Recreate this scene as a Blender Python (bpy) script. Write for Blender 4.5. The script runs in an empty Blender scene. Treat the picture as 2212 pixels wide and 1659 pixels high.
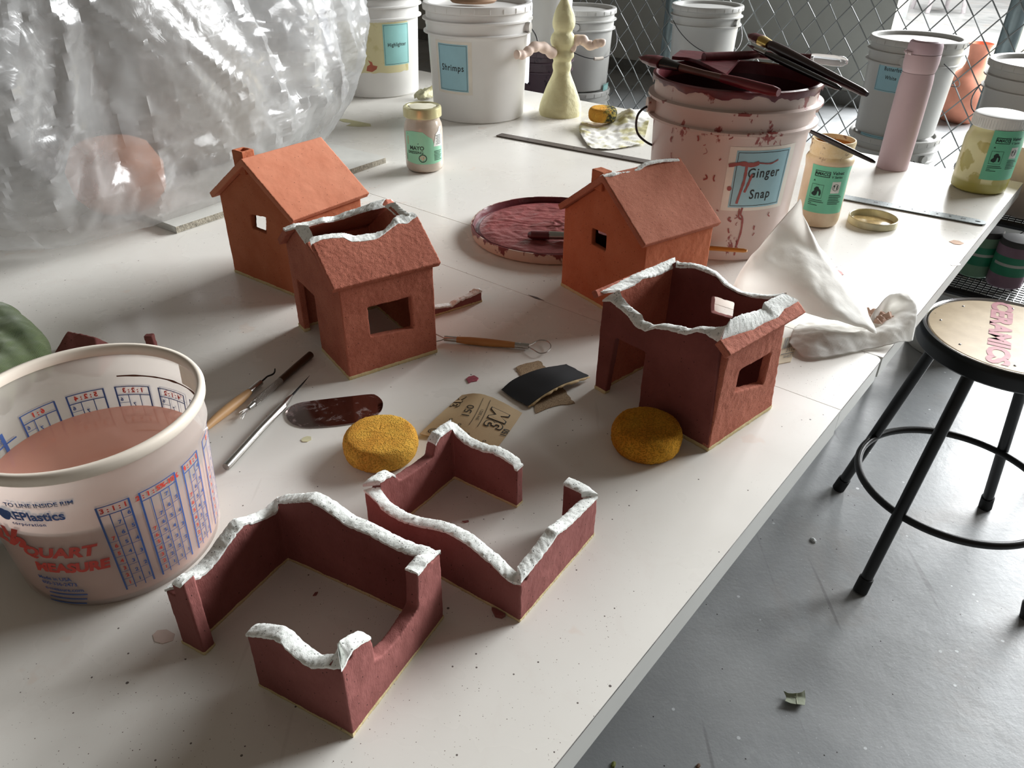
import bpy, bmesh, math, random
import numpy as np
from mathutils import Vector, Matrix, noise as mnoise
random.seed(7); rng = np.random.default_rng(7)
SC = bpy.context.scene; COL = SC.collection
PI = math.pi
TT = 0.75                      # height of the table top
# ------------------------------------------------------------ camera
IW, IH = 2212, 1659
FPX = 1655.0; PITCH = math.radians(32.7); ROLL = math.radians(0.7); CAMZ = TT + 0.565
_c, _s = math.cos(PITCH), math.sin(PITCH); _cr, _sr = math.cos(ROLL), math.sin(ROLL)
CF = np.array([0, _c, -_s]); _U0 = np.array([0, _s, _c]); _X0 = np.array([1.0, 0, 0])
CX = _cr*_X0 + _sr*_U0; CU = -_sr*_X0 + _cr*_U0; CO = np.array([0, 0, CAMZ])
def ray(px, py): return CF + (px-IW/2)/FPX*CX - (py-IH/2)/FPX*CU
def P(px, py, z=TT):
    """point of the place seen at a pixel of the photograph, on the level z"""
    d = ray(px, py); return CO + d*((z-CAMZ)/d[2])
def PPL(px, py, p0, n):
    d = ray(px, py); return CO + d*(np.dot(np.array(p0)-CO, n)/np.dot(d, n))
cam = bpy.data.objects.new('camera', bpy.data.cameras.new('camera')); COL.objects.link(cam)
cam.matrix_world = Matrix(((CX[0], CU[0], -CF[0], CO[0]), (CX[1], CU[1], -CF[1], CO[1]), (CX[2], CU[2], -CF[2], CO[2]), (0, 0, 0, 1)))
cam.data.sensor_width = 36; cam.data.lens = FPX/IW*36; cam.data.clip_start = 0.02; cam.data.clip_end = 200
SC.camera = cam
SC.view_settings.view_transform = 'Standard'; SC.view_settings.look = 'None'; SC.view_settings.gamma = 1
SC.view_settings.use_curve_mapping = False; SC.view_settings.exposure = 0.0
# ------------------------------------------------------------ mesh builder
class MB:
    def __init__(s): s.v = []; s.f = []
    def add(s, v, f):
        o = len(s.v); s.v += [tuple(map(float, p)) for p in v]; s.f += [tuple(i+o for i in q) for q in f]; return s
    def box(s, lo, hi, M=None):
        x0, y0, z0 = lo; x1, y1, z1 = hi
        v = [(x0,y0,z0),(x1,y0,z0),(x1,y1,z0),(x0,y1,z0),(x0,y0,z1),(x1,y0,z1),(x1,y1,z1),(x0,y1,z1)]
        if M is not None: v = [M(p) for p in v]
        return s.add(v, [(0,3,2,1),(4,5,6,7),(0,1,5,4),(1,2,6,5),(2,3,7,6),(3,0,4,7)])
    def lathe(s, prof, c=(0,0,0), seg=64, a0=0, a1=2*PI, wob=None, M=None):
        full = abs(a1-a0-2*PI) < 1e-6; n = seg if full else seg+1
        v = []; f = []
        for r, z in prof:
            for i in range(n):
                a = a0+(a1-a0)*i/seg; rr = r*(1+(wob(a, z) if wob else 0))
                p = (c[0]+rr*math.cos(a), c[1]+rr*math.sin(a), c[2]+z); v.append(M(p) if M else p)
        for j in range(len(prof)-1):
            for i in range(seg):
                k = (i+1) % n if full else i+1
                f.append((j*n+i, j*n+k, (j+1)*n+k, (j+1)*n+i))
        if full and prof[0][0] > 1e-6 : pass
        return s.add(v, f)
    def tube(s, pts, r, seg=10, caps=True, closed=False):
        pts = [np.array(p, float) for p in pts]; n = len(pts)
        rs = r if hasattr(r, '__len__') else [r]*n
        v = []; f = []; up = None
        for i, p in enumerate(pts):
            if closed: t = pts[(i+1) % n]-pts[i-1]
            else: t = pts[min(i+1, n-1)]-pts[max(i-1, 0)]
            t = t/(np.linalg.norm(t)+1e-12)
            if up is None:
                a = np.array([0, 0, 1.0]) if abs(t[2]) < .9 else np.array([1.0, 0, 0]); up = a
            x = np.cross(up, t); x /= (np.linalg.norm(x)+1e-12); y = np.cross(t, x); up = y
            for k in range(seg):
                a = 2*PI*k/seg; v.append(p+rs[i]*(math.cos(a)*x+math.sin(a)*y))
        m = n if closed else n-1
        for i in range(m):
            for k in range(seg):
                k2 = (k+1) % seg; j = (i+1) % n
                f.append((i*seg+k, i*seg+k2, j*seg+k2, j*seg+k))
        if caps and not closed: f += [tuple(reversed(range(seg))), tuple((n-1)*seg+k for k in range(seg))]
        return s.add(v, f)
    def grid(s, G, flip=False):
        nu, nv = len(G), len(G[0]); v = [p for row in G for p in row]; f = []
        for i in range(nu-1):
            for j in range(nv-1):
                q = (i*nv+j, (i+1)*nv+j, (i+1)*nv+j+1, i*nv+j+1); f.append(q[::-1] if flip else q)
        return s.add(v, f)
def spl(pts, n):
    """Catmull-Rom through pts, n samples"""
    p = np.array(pts, float); p = np.vstack([2*p[0]-p[1], p, 2*p[-1]-p[-2]]); out = []
    m = len(p)-3
    for i in range(n):
        t = i/(n-1)*m; k = min(int(t), m-1); t -= k; a, b, c, d = p[k:k+4]
        out.append(.5*((2*b)+(-a+c)*t+(2*a-5*b+4*c-d)*t*t+(-a+3*b-3*c+d)*t**3))
    return out
def resamp(pts, n):
    p = np.array(pts, float); L = np.r_[0, np.cumsum(np.linalg.norm(np.diff(p, axis=0), axis=1))]
    t = np.linspace(0, L[-1], n); return np.stack([np.interp(t, L, p[:, k]) for k in range(p.shape[1])], 1)
def nz(p, sc=1.0, seed=0.0): return mnoise.noise(Vector((p[0]*sc+seed, p[1]*sc-seed, p[2]*sc+seed*.7)))
BASE = {}                     # object -> world origin of its thing
def finish_mesh(me, smooth=35):
    if smooth is not None:
        for p in me.polygons: p.use_smooth = True
        if smooth < 180: me.set_sharp_from_angle(angle=math.radians(smooth))
def obj(name, mb, m, parent=None, smooth=35, base=None, clean=True, mods=()):
    """one mesh object; mb in world coordinates (MB or mesh)"""
    if isinstance(mb, MB):
        me = bpy.data.meshes.new(name); me.from_pydata(mb.v, [], mb.f); me.update()
        if clean:
            b = bmesh.new(); b.from_mesh(me); bmesh.ops.remove_doubles(b, verts=b.verts, dist=1e-6)
            bmesh.ops.recalc_face_normals(b, faces=b.faces); b.to_mesh(me); b.free()
    else: me = mb
    me.name = name
    o = bpy.data.objects.new(name, me); COL.objects.link(o)
    if parent is not None: o.parent = parent; bs = BASE[parent.name]
    elif base is not None: bs = np.array(base, float)
    else:
        co = np.empty(len(me.vertices)*3); me.vertices.foreach_get('co', co); co = co.reshape(-1, 3)
        bs = np.array([(co[:, 0].min()+co[:, 0].max())/2, (co[:, 1].min()+co[:, 1].max())/2, co[:, 2].min()])
    me.transform(Matrix.Translation(-Vector(bs)))
    if parent is None: o.location = bs
    BASE[o.name] = bs
    if m is not None:
        for mm in (m if isinstance(m, (list, tuple)) else [m]): me.materials.append(mm)
    finish_mesh(me, smooth)
    for kind, kw in mods:
        md = o.modifiers.new(kind.lower(), kind)
        for k, v in kw.items(): setattr(md, k, v)
    return o
def tag(o, label=None, cat=None, group=None, kind=None):
    if label: o['label'] = label
    if cat: o['category'] = cat
    if group: o['group'] = group
    if kind: o['kind'] = kind
    return o
def thing(name, label, cat, loc, group=None):
    o = bpy.data.objects.new(name, None); COL.objects.link(o); o.location = loc; o.empty_display_size = .02
    BASE[o.name] = np.array(loc, float); return tag(o, label, cat, group)
def dup(root, loc, rz=0.0, label=None, group=None, skip=()):
    def cp(o, par):
        c = o.copy(); COL.objects.link(c); c.parent = par
        for ch in list(o.children):
            if not any(ch.name.startswith(k) for k in skip): cp(ch, c)
        return c
    r = cp(root, None); r.location = loc; r.rotation_euler = (0, 0, rz)
    if label: r['label'] = label
    if group: r['group'] = group
    BASE[r.name] = np.array(loc, float)
    return r
def struct(name, mb, m, **k): return tag(obj(name, mb, m, **k), kind='structure')
# ---- flat shapes with holes (a filled 2-D curve), returned as (verts2d, faces) or a thick slab
def filled(splines, depth=0.0, res=None):
    cu = bpy.data.curves.new('tmp', 'CURVE'); cu.dimensions = '2D'; cu.fill_mode = 'BOTH'
    for sp in splines:
        s = cu.splines.new('POLY'); s.points.add(len(sp)-1)
        for i, q in enumerate(sp): s.points[i].co = (q[0], q[1], 0, 1)
        s.use_cyclic_u = True
    cu.extrude = depth/2
    o = bpy.data.objects.new('tmp', cu); COL.objects.link(o)
    bpy.context.view_layer.update(); dg = bpy.context.evaluated_depsgraph_get()
    me = bpy.data.meshes.new_from_object(o.evaluated_get(dg))
    v = [tuple(x.co) for x in me.vertices]; f = [tuple(p.vertices) for p in me.polygons]
    bpy.data.objects.remove(o); bpy.data.curves.remove(cu); bpy.data.meshes.remove(me)
    return v, f
def slab(mb, outer, holes, o, ex, ey, n, t):
    """closed slab: outline in (ex,ey) at o; outer face on the plane, thickness t towards n"""
    v, f = filled([outer]+list(holes), t); o, ex, ey, n = [np.array(a, float) for a in (o, ex, ey, n)]
    mb.add([o+p[0]*ex+p[1]*ey+(p[2]+t/2)*n for p in v], f); return mb
_tc = {}
def text2d(s, size=1.0, align='CENTER', bold=0.0, shear=0.0, space=1.0):
    key = (s, bold, shear, align, space)
    if key not in _tc:
        cu = bpy.data.curves.new('t', 'FONT'); cu.body = s; cu.size = 1.0; cu.align_x = align; cu.align_y = 'CENTER'
        cu.offset = bold; cu.shear = shear; cu.space_character = space; cu.resolution_u = 3
        o = bpy.data.objects.new('t', cu); COL.objects.link(o); bpy.context.view_layer.update()
        me = bpy.data.meshes.new_from_object(o.evaluated_get(bpy.context.evaluated_depsgraph_get()))
        _tc[key] = ([tuple(x.co) for x in me.vertices], [tuple(p.vertices) for p in me.polygons])
        bpy.data.objects.remove(o); bpy.data.curves.remove(cu); bpy.data.meshes.remove(me)
    v, f = _tc[key]; return [(a*size, b*size) for a, b, _ in v], f
class Sheet:
    """collects flat 2-D marks (text, bars, outlines) to be laid onto a surface with a map"""
    def __init__(s): s.v = []; s.f = []
    def _a(s, v, f): o = len(s.v); s.v += v; s.f += [tuple(i+o for i in q) for q in f]
    def text(s, t, x, y, size, **k):
        rot = k.pop('rot', 0); sx = k.pop('sx', 1); v, f = text2d(t, size, **k); c, q = math.cos(rot), math.sin(rot)
        s._a([(x+(a*sx)*c-b*q, y+(a*sx)*q+b*c) for a, b in v], f)
    def rect(s, x0, y0, x1, y1, n=8):
        v = []; f = []
        for i in range(n+1): x = x0+(x1-x0)*i/n; v += [(x, y0), (x, y1)]
        for i in range(n): f.append((2*i, 2*i+2, 2*i+3, 2*i+1))
        s._a(v, f)
    def frame(s, x0, y0, x1, y1, w):
        s.rect(x0, y0, x1, y0+w); s.rect(x0, y1-w, x1, y1); s.rect(x0, y0+w, x0+w, y1-w, 1); s.rect(x1-w, y0+w, x1, y1-w, 1)
    def line(s, a, b, w):
        a = np.array(a, float); b = np.array(b, float); t = (b-a)/np.linalg.norm(b-a); m = np.array([-t[1], t[0]])*w/2
        n = 6; v = []; f = []
        for i in range(n+1): q = a+(b-a)*i/n; v += [tuple(q-m), tuple(q+m)]
        for i in range(n): f.append((2*i, 2*i+2, 2*i+3, 2*i+1))
        s._a(v, f)
    def ring(s, x, y, r, w, n=28, sy=1.0):
        v = []; f = []
        for i in range(n):
            a = 2*PI*i/n; v += [(x+(r-w/2)*math.cos(a), y+sy*(r-w/2)*math.sin(a)), (x+(r+w/2)*math.cos(a), y+sy*(r+w/2)*math.sin(a))]
        for i in range(n): j = (i+1) % n; f.append((2*i, 2*i+1, 2*j+1, 2*j))
        s._a(v, f)
    def poly(s, pts):
        v, f = filled([pts]); s._a([(a, b) for a, b, _ in v], f)
    def cut(s, dx=.004):
        b = bmesh.new(); vs = [b.verts.new((x, y, 0)) for x, y in s.v]
        for f in s.f:
            try: b.faces.new([vs[i] for i in f])
            except ValueError: pass
        x0, x1 = min(p[0] for p in s.v), max(p[0] for p in s.v); x = math.ceil(x0/dx)*dx
        while x < x1:
            bmesh.ops.bisect_plane(b, geom=b.verts[:]+b.edges[:]+b.faces[:], plane_co=(x, 0, 0), plane_no=(1, 0, 0)); x += dx
        b.verts.index_update(); s.v = [(v.co.x, v.co.y) for v in b.verts]; s.f = [tuple(v.index for v in f.verts) for f in b.faces]; b.free(); return s
    def mb(s, M): m = MB(); m.v = [tuple(map(float, M(a, b))) for a, b in s.v]; m.f = s.f; return m
def gridmap(x0, y0, x1, y1, nx, ny, M, jag=0.0):
    G = []
    for i in range(nx+1):
        row = []
        for j in range(ny+1):
            x = x0+(x1-x0)*i/nx; y = y0+(y1-y0)*j/ny
            if jag and (i in (0, nx) or j in (0, ny)): x += rng.uniform(-jag, jag); y += rng.uniform(-jag, jag)
            row.append(M(x, y))
        G.append(row)
    return MB().grid(G)
# ------------------------------------------------------------ materials
def srgb(r, g, b):
    return tuple(((c/255)/12.92 if c/255 <= .04045 else ((c/255+.055)/1.055)**2.4) for c in (r, g, b))+(1.0,)
class NT:
    def __init__(s, name):
        s.m = bpy.data.materials.new(name); s.m.use_nodes = True; s.t = s.m.node_tree; s.n = s.t.nodes; s.l = s.t.links
        s.b = s.n['Principled BSDF']; s.out = s.n['Material Output']; s.tc = s.n.new('ShaderNodeTexCoord')
    def node(s, k, **kw):
        n = s.n.new('ShaderNode'+k)
        for a, b in kw.items():
            if a == 'ins':
                for i, v in b.items():
                    if hasattr(v, 'is_output') or isinstance(v, bpy.types.NodeSocket): s.l.new(v, n.inputs[i])
                    else: n.inputs[i].default_value = v
            else: setattr(n, a, b)
        return n
    def noise(s, scale, detail=4, rough=.55, vec=None, dist=0.0):
        n = s.node('TexNoise'); n.inputs['Scale'].default_value = scale; n.inputs['Detail'].default_value = detail
        n.inputs['Roughness'].default_value = rough; n.inputs['Distortion'].default_value = dist
        s.l.new(vec or s.tc.outputs['Object'], n.inputs['Vector']); return n.outputs['Fac']
    def mapping(s, sc=(1, 1, 1), rot=(0, 0, 0), src='Object'):
        n = s.node('Mapping'); n.inputs['Scale'].default_value = sc; n.inputs['Rotation'].default_value = rot
        s.l.new(s.tc.outputs[src], n.inputs['Vector']); return n.outputs['Vector']
    def ramp(s, fac, stops, interp='LINEAR'):
        n = s.node('ValToRGB'); n.color_ramp.interpolation = interp; e = n.color_ramp.elements
        while len(e) < len(stops): e.new(.5)
        for i, (p, c) in enumerate(stops):
            e[i].position = p; e[i].color = c if len(c) == 4 else tuple(c)+(1,)
        s.l.new(fac, n.inputs['Fac']); return n.outputs['Color']
    def mix(s, fac, a, b, mode='MIX'):
        n = s.node('Mix', data_type='RGBA', blend_type=mode)
        for i, v in ((0, fac), (6, a), (7, b)):
            if isinstance(v, bpy.types.NodeSocket): s.l.new(v, n.inputs[i])
            else: n.inputs[i].default_value = v
        return n.outputs[2]
    def math(s, op, a, b=0.0):
        n = s.node('Math', operation=op)
        for i, v in ((0, a), (1, b)):
            if isinstance(v, bpy.types.NodeSocket): s.l.new(v, n.inputs[i])
            else: n.inputs[i].default_value = v
        return n.outputs[0]
    def bump(s, h, strength=.4, dist=.001, prev=None):
        n = s.node('Bump'); n.inputs['Strength'].default_value = strength; n.inputs['Distance'].default_value = dist
        s.l.new(h, n.inputs['Height'])
        if prev: s.l.new(prev, n.inputs['Normal'])
        return n.outputs['Normal']
    def set(s, **k):
        nm = dict(color='Base Color', rough='Roughness', metal='Metallic', trans='Transmission Weight', ior='IOR', alpha='Alpha', coat='Coat Weight', coatr='Coat Roughness', spec='Specular IOR Level', normal='Normal', sss='Subsurface Weight', sheen='Sheen Weight', emis='Emission Color', emiss='Emission Strength')
        for a, v in k.items():
            i = s.b.inputs[nm[a]]
            if isinstance(v, bpy.types.NodeSocket): s.l.new(v, i)
            else: i.default_value = v
        return s.m
W1, B0 = (1, 1, 1, 1), (0, 0, 0, 1)
def plain(name, rgb, rough=.5, metal=0, var=.12, vs=30, bump=0, bs=200, bd=.0006, **k):
    t = NT(name); c = srgb(*rgb); d = tuple(x*(1-var) for x in c[:3])+(1,); e = tuple(min(1, x*(1+var)) for x in c[:3])+(1,)
    col = t.ramp(t.noise(vs, 5), [(.3, d), (.7, e)])
    t.set(color=col, rough=rough, metal=metal, **k)
    if bump: t.set(normal=t.bump(t.noise(bs, 4), bump, bd))
    return t.m
# ------------------------------------------------------------ shared materials
def speck(t, scale, size, dens=.5, soft=.02, src='Object'):
    v = t.node('TexVoronoi'); v.inputs['Scale'].default_value = scale; t.l.new(t.tc.outputs[src], v.inputs['Vector'])
    a = t.math('LESS_THAN', v.outputs['Distance'], size)
    sep = t.node('SeparateColor'); t.l.new(v.outputs['Color'], sep.inputs[0])
    b = t.math('LESS_THAN', sep.outputs[0], dens)
    return t.math('MULTIPLY', a, b)
def clay(name, lo, hi, dark, sc=60, bump=.5, bd=.0012, specks=.5, rough=.85, streak=None):
    t = NT(name)
    col = t.ramp(t.noise(sc*.35, 5), [(.3, srgb(*lo)), (.7, srgb(*hi))])
    g = t.noise(sc*14, 3, .7, vec=t.mapping(streak) if streak else None)
    col = t.mix(t.math('MULTIPLY', t.ramp(g, [(.52, B0), (.68, W1)]), specks), col, srgb(*dark))
    col = t.mix(speck(t, 260, .16, .12), col, srgb(*[c*.45 for c in dark]))
    t.set(color=col, rough=rough, spec=.25)
    t.set(normal=t.bump(g, bump, bd, t.bump(t.noise(sc*2.2, 4), bump*.8, bd*1.5)))
    return t.m
M = {}
M['clay_smooth'] = clay('clay_smooth', (198,122,92), (212,140,110), (150,82,58), 45, .25, .0005, .12)
M['clay_rough'] = clay('clay_rough', (168,96,76), (194,120,98), (104,52,42), 55, .6, .0012, .6)
M['clay_brown'] = clay('clay_brown', (184,104,70), (200,122,88), (136,70,46), 50, .35, .0008, .3)
M['clay_ochre'] = clay('clay_ochre', (170,102,78), (192,124,100), (118,64,50), 55, .5, .001, .45)
M['clay_maroon'] = clay('clay_maroon', (130,77,73), (150,94,90), (102,56,52), 50, .4, .0009, .2, streak=(1,1,.25))
M['clay_dusky'] = clay('clay_dusky', (112,60,55), (132,76,70), (88,44,40), 50, .3, .0008, .2)
def rimmat():
    t = NT('white_torn_clay')
    col = t.ramp(t.noise(240, 5, .7), [(.33, srgb(190,195,190)), (.46, srgb(240,243,239)), (1, srgb(250,251,249))])
    col = t.mix(speck(t, 360, .22, .30), col, srgb(92,96,93)); col = t.mix(speck(t, 200, .1, .2), col, srgb(95,60,55))
    t.set(color=col, rough=.75, normal=t.bump(t.noise(520, 6, .7), .55, .0010)); return t.m
M['rim'] = rimmat()
M['cream_clay'] = clay('cream_clay', (205,188,140), (224,208,164), (170,140,95), 60, .6, .001, .3)
def laminate():
    t = NT('white_laminate')
    col = t.ramp(t.noise(2.2, 5, .6), [(.3, srgb(224,221,214)), (.7, srgb(234,232,226))])
    # scuffs, smears, clay dust, pink and cream stains
    col = t.mix(t.math('MULTIPLY', t.ramp(t.noise(9, 6, .7, dist=1.2), [(.56, B0), (.72, W1)]), .10), col, srgb(196,170,160))
    col = t.mix(t.math('MULTIPLY', t.ramp(t.noise(17, 3, .5), [(.69, B0), (.72, W1)]), .16), col, srgb(214,176,150))
    m = t.ramp(t.noise(3.3, 2), [(.42, B0), (.6, W1)])
    for sc, sz, dn, c in ((95, .085, .22, (58,36,34)), (210, .10, .20, (96,78,72)), (420, .12, .22, (120,104,96)), (34, .045, .25, (48,30,28))):
        col = t.mix(t.math('MULTIPLY', speck(t, sc, sz, dn), .85 if sc < 200 else m), col, srgb(*c))
    w = t.noise(60, 2, .5, vec=t.mapping((1, .08, 1), (0, 0, .6)))
    col = t.mix(t.math('MULTIPLY', t.ramp(w, [(.70, B0), (.73, W1)]), .10), col, srgb(150,140,132))
    r = t.ramp(t.noise(6, 4), [(.3, (.22,)*3), (.7, (.40,)*3)])
    t.set(color=col, rough=r, spec=.28, normal=t.bump(t.noise(40, 3), .04, .0005)); return t.m
M['laminate'] = laminate()
M['edge_band'] = plain('grey_edge_band', (196,197,193), .45, var=.05, vs=8)
M['edge_core'] = plain('dark_edge_line', (92,80,78), .8)
def concrete():
    t = NT('polished_concrete')
    col = t.ramp(t.noise(1.3, 7, .62), [(.28, srgb(126,131,134)), (.5, srgb(152,155,157)), (.75, srgb(174,176,177))])
    col = t.mix(t.math('MULTIPLY', t.ramp(t.noise(3.4, 6, .65, dist=.6), [(.55, B0), (.68, W1)]), .35), col, srgb(156,147,140))
    col = t.mix(t.math('MULTIPLY', t.ramp(t.noise(9, 7, .7), [(.60, B0), (.74, W1)]), .55), col, srgb(176,178,180))
    col = t.mix(speck(t, 26, .09, .28), col, srgb(208,212,214)); col = t.mix(speck(t, 70, .08, .2), col, srgb(190,193,196))
    col = t.mix(speck(t, 40, .06, .35), col, srgb(40,38,36)); col = t.mix(speck(t, 9, .05, .3), col, srgb(226,229,230))
    s = t.noise(22, 2, .5, vec=t.mapping((1, .06, 1), (0, 0, -.5)))
    col = t.mix(t.math('MULTIPLY', t.ramp(s, [(.68, B0), (.71, W1)]), .4), col, srgb(86,84,84))
    r = t.ramp(t.noise(5, 6), [(.3, (.30,)*3), (.7, (.52,)*3)])
    t.set(color=col, rough=r, spec=.5, normal=t.bump(t.noise(30, 7, .65), .25, .004)); return t.m
M['concrete'] = concrete()
M['wall'] = plain('grey_painted_wall', (172,173,166), .8, var=.06, vs=2, bump=.3, bs=40, bd=.003)
M['galv'] = plain('galvanised_wire', (126,130,130), .6, .25, var=.15)
M['pipe'] = plain('galvanised_pipe', (128,142,146), .45, .7, var=.12, vs=12)
M['yard'] = plain('pale_yard_ground', (206,194,162), .9, var=.1, vs=1.2)
M['black'] = plain('black_paint', (14,14,15), .35, spec=.5)
M['blackm'] = plain('black_metal', (20,20,22), .4, .3)
M['steel'] = plain('brushed_steel', (178,176,172), .28, 1, var=.1, vs=60)
M['chrome'] = plain('chrome', (215,216,220), .12, 1, var=.03)
M['dkpaper'] = plain('black_grit', (16,19,24), .8, bump=.5, bs=2500, bd=.0002)
M['ink'] = plain('black_ink', (22,20,20), .6)
# ------------------------------------------------------------ directions of the room
TE = np.array([math.cos(math.radians(51.2)), math.sin(math.radians(51.2)), 0])     # along the right-hand table edge
TC = np.array([TE[1], -TE[0], 0])                                                  # across the table, towards the stool
OT = np.array([.4300, .8270, 0])
def tp(t, c, z=0.0): return OT + t*TE + c*TC + np.array([0, 0, z])
# floor, walls, yard
struct('floor', MB().box((-7, -3, -.05), (9, 14, 0)), M['concrete'])
wb = MB()
WA, WD = np.array([.9976, 7.1397, 0]), TC
we = WA + TC*2.07
wl = WA - TC*9.0
v = [wl, we, we+TE*.2, wl+TE*.2]
wb.add([(*q[:2], 0) for q in v]+[(*q[:2], 3.6) for q in v], [(0,1,5,4),(1,2,6,5),(2,3,7,6),(3,0,4,7),(4,5,6,7)])
struct('wall_back', wb, M['wall'])
bb = MB(); v = [wl-TE*.012, we-TE*.012, we, wl]
bb.add([(*q[:2], 0.001) for q in v]+[(*q[:2], .10) for q in v], [(0,1,5,4),(1,2,6,5),(2,3,7,6),(3,0,4,7),(4,5,6,7)])
struct('baseboard_back', bb, plain('grey_baseboard', (104,104,100), .7))
yd = MB(); q0 = WA+TC*2.1+TE*.5
v = [q0, q0+TC*7, q0+TC*7+TE*9, q0+TE*9]
yd.add([(*q[:2], 0.0) for q in v]+[(*q[:2], .012) for q in v], [(0,1,5,4),(1,2,6,5),(2,3,7,6),(3,0,4,7),(4,5,6,7)])
struct('ground_outside', yd, M['yard'])
# ------------------------------------------------------------ tables
def table(name, t0, t1, th, label, cr=0.0, notch=False, w=2.7, legs=()):
    r = thing(name, label, 'table', tuple(tp((t0+t1)/2, -w/2)), 'white work tables pushed together')
    ol = [(t0+.0006, -w), (t1-.0006, -w)]
    if cr: ol += [(t1-.0006, -cr)]+[(t1-.0006-cr*(1-math.cos(a)), -cr*(1-math.sin(a))) for a in (.4, .8, 1.2)]+[(t1-.0006-cr, 0)]
    else: ol += [(t1-.0006, 0)]
    ol += [(t0+.0006, 0)]
    m = MB(); slab(m, ol, [], (*OT[:2], TT), TE, TC, (0, 0, -1), .0012)
    obj('laminate_top', m, M['laminate'], r)
    m = MB(); slab(m, ol, [], (*OT[:2], TT-.0012), TE, TC, (0, 0, -1), th-.0012)
    obj('edge_band', m, M['edge_band'], r)
    m = MB()                     # the worn dark line between laminate and edge band
    P0, P1 = tp(t0+.002, .0003, TT-.0016), tp(t1-(cr or .002), .0003, TT-.0016)
    for i in range(60):
        a, b = P0+(P1-P0)*i/60, P0+(P1-P0)*(i+1)/60; h = .0006+.0012*max(0, nz(a, 30, 3))
        if t0 < 0 and i > 46: h *= .3
        m.add([a-[0,0,h], b-[0,0,h], b+[0,0,.0004], a+[0,0,.0004]], [(0,1,2,3)])
    obj('worn_seam', m, M['edge_core'], r)
    for (lt, lc) in legs:
        c = tp(lt, lc); obj('leg', MB().lathe([(.0001,0),(.022,0),(.022,TT-th),(.0001,TT-th)], (c[0], c[1], 0), 20), M['blackm'], r)
    return r
table('work_table', -1.5, 0.0, .040, 'large white laminate work table carrying the broken clay walls, nearest to the stool legs', legs=((-1.4,-.12),(-1.4,-2.5),(-.25,-.5),(-.25,-2.5)))
table('work_table', 0.0, .1747, .034, 'narrow white table leaf with a rounded corner between the two larger tops', cr=.012, legs=((.087,-.35),(.087,-2.4)))
table('work_table', .1754, 1.232, .034, 'white laminate table at the back carrying the glaze buckets and jars', legs=((.35,-.3),(.35,-2.5),(1.12,-.35),(1.12,-2.5)))
# ------------------------------------------------------------ chain-link fence
def fence():
    n = 3.48; O = TE*n; z0, z1 = .02, 2.1
    r = thing('chain_link_fence', 'galvanised chain-link fence behind the glaze bucket stacks', 'fence', tuple(O))
    def fp(c, z, off=0): return O + TC*c + TE*off + np.array([0, 0, z])
    w, h = .0445, .058
    m = MB(); c0, c1 = -3.4, 2.2
    k = 0; x = c0
    while x < c1:                                            # each wire zig-zags upwards, hooked to its neighbour
        pts = []; j = 0; z = z0
        while z <= z1:
            s = (j+k) % 2; dd = .0035 if s else -.0035
            xx = x+(w if j % 2 else 0) - (0 if k % 2 == 0 else 0)
            pts += [fp(xx-(.004 if j % 2 == 0 else -.004)*0, z-.006, dd), fp(xx, z+.006, -dd)] if False else [fp(xx, z, dd)]
            z += h; j += 1
        q = []
        for a, b in zip(pts[:-1], pts[1:]): q += [a, a+(b-a)*.12, a+(b-a)*.88]
        q.append(pts[-1]); m.tube(q, .0026, 5, caps=False)
        # partner strand mirrored
        pts = []; j = 0; z = z0
        while z <= z1:
            xx = x+(w if j % 2 else 2*w); dd = .0035 if (j % 2) else -.0035
            pts.append(fp(xx, z, -dd*.4)); z += h; j += 1
        q = []
        for a, b in zip(pts[:-1], pts[1:]): q += [a, a+(b-a)*.12, a+(b-a)*.88]
        q.append(pts[-1]); m.tube(q, .0026, 5, caps=False)
        x += 2*w; k += 1
    tag(obj('wire_mesh', m, M['galv'], r, clean=False), kind='stuff')
    for px, py in ((1437, 80), (2197, 20)):
        q = PPL(px, py, O, TE); c = np.dot(q-O, TC)
        obj('fence_post', MB().tube([fp(c, 0, .04), fp(c, 2.2, .04)], .034, 20), M['pipe'], r)
    q = fp(-3.0, 0, .04); obj('fence_post', MB().tube([q, q+[0,0,2.2]], .034, 20), M['pipe'], r)
fence()
# ------------------------------------------------------------ clay bodies
_clouds = {}
def clouds(size):
    if size not in _clouds:
        t = bpy.data.textures.new('clouds%g' % size, 'CLOUDS'); t.noise_scale = size; t.noise_depth = 3; _clouds[size] = t
    return _clouds[size]
def clayify(mb, voxel=.0013, amp=.0010, size=.012, smooth=2):
    """union of closed slabs, softened and slightly uneven like hand-worked clay"""
    me = bpy.data.meshes.new('c'); me.from_pydata(mb.v, [], mb.f)
    b = bmesh.new(); b.from_mesh(me); bmesh.ops.remove_doubles(b, verts=b.verts, dist=1e-6)
    bmesh.ops.recalc_face_normals(b, faces=b.faces); b.to_mesh(me); b.free()
    o = bpy.data.objects.new('c', me); COL.objects.link(o)
    m = o.modifiers.new('r', 'REMESH'); m.mode = 'VOXEL'; m.voxel_size = voxel
    m = o.modifiers.new('s', 'SMOOTH'); m.iterations = smooth; m.factor = .5
    m = o.modifiers.new('d', 'DISPLACE'); m.texture = clouds(size); m.strength = amp*2; m.mid_level = .5; m.texture_coords = 'LOCAL'
    bpy.context.view_layer.update()
    r = bpy.data.meshes.new_from_object(o.evaluated_get(bpy.context.evaluated_depsgraph_get()))
    bpy.data.objects.remove(o); bpy.data.meshes.remove(me); return r
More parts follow.
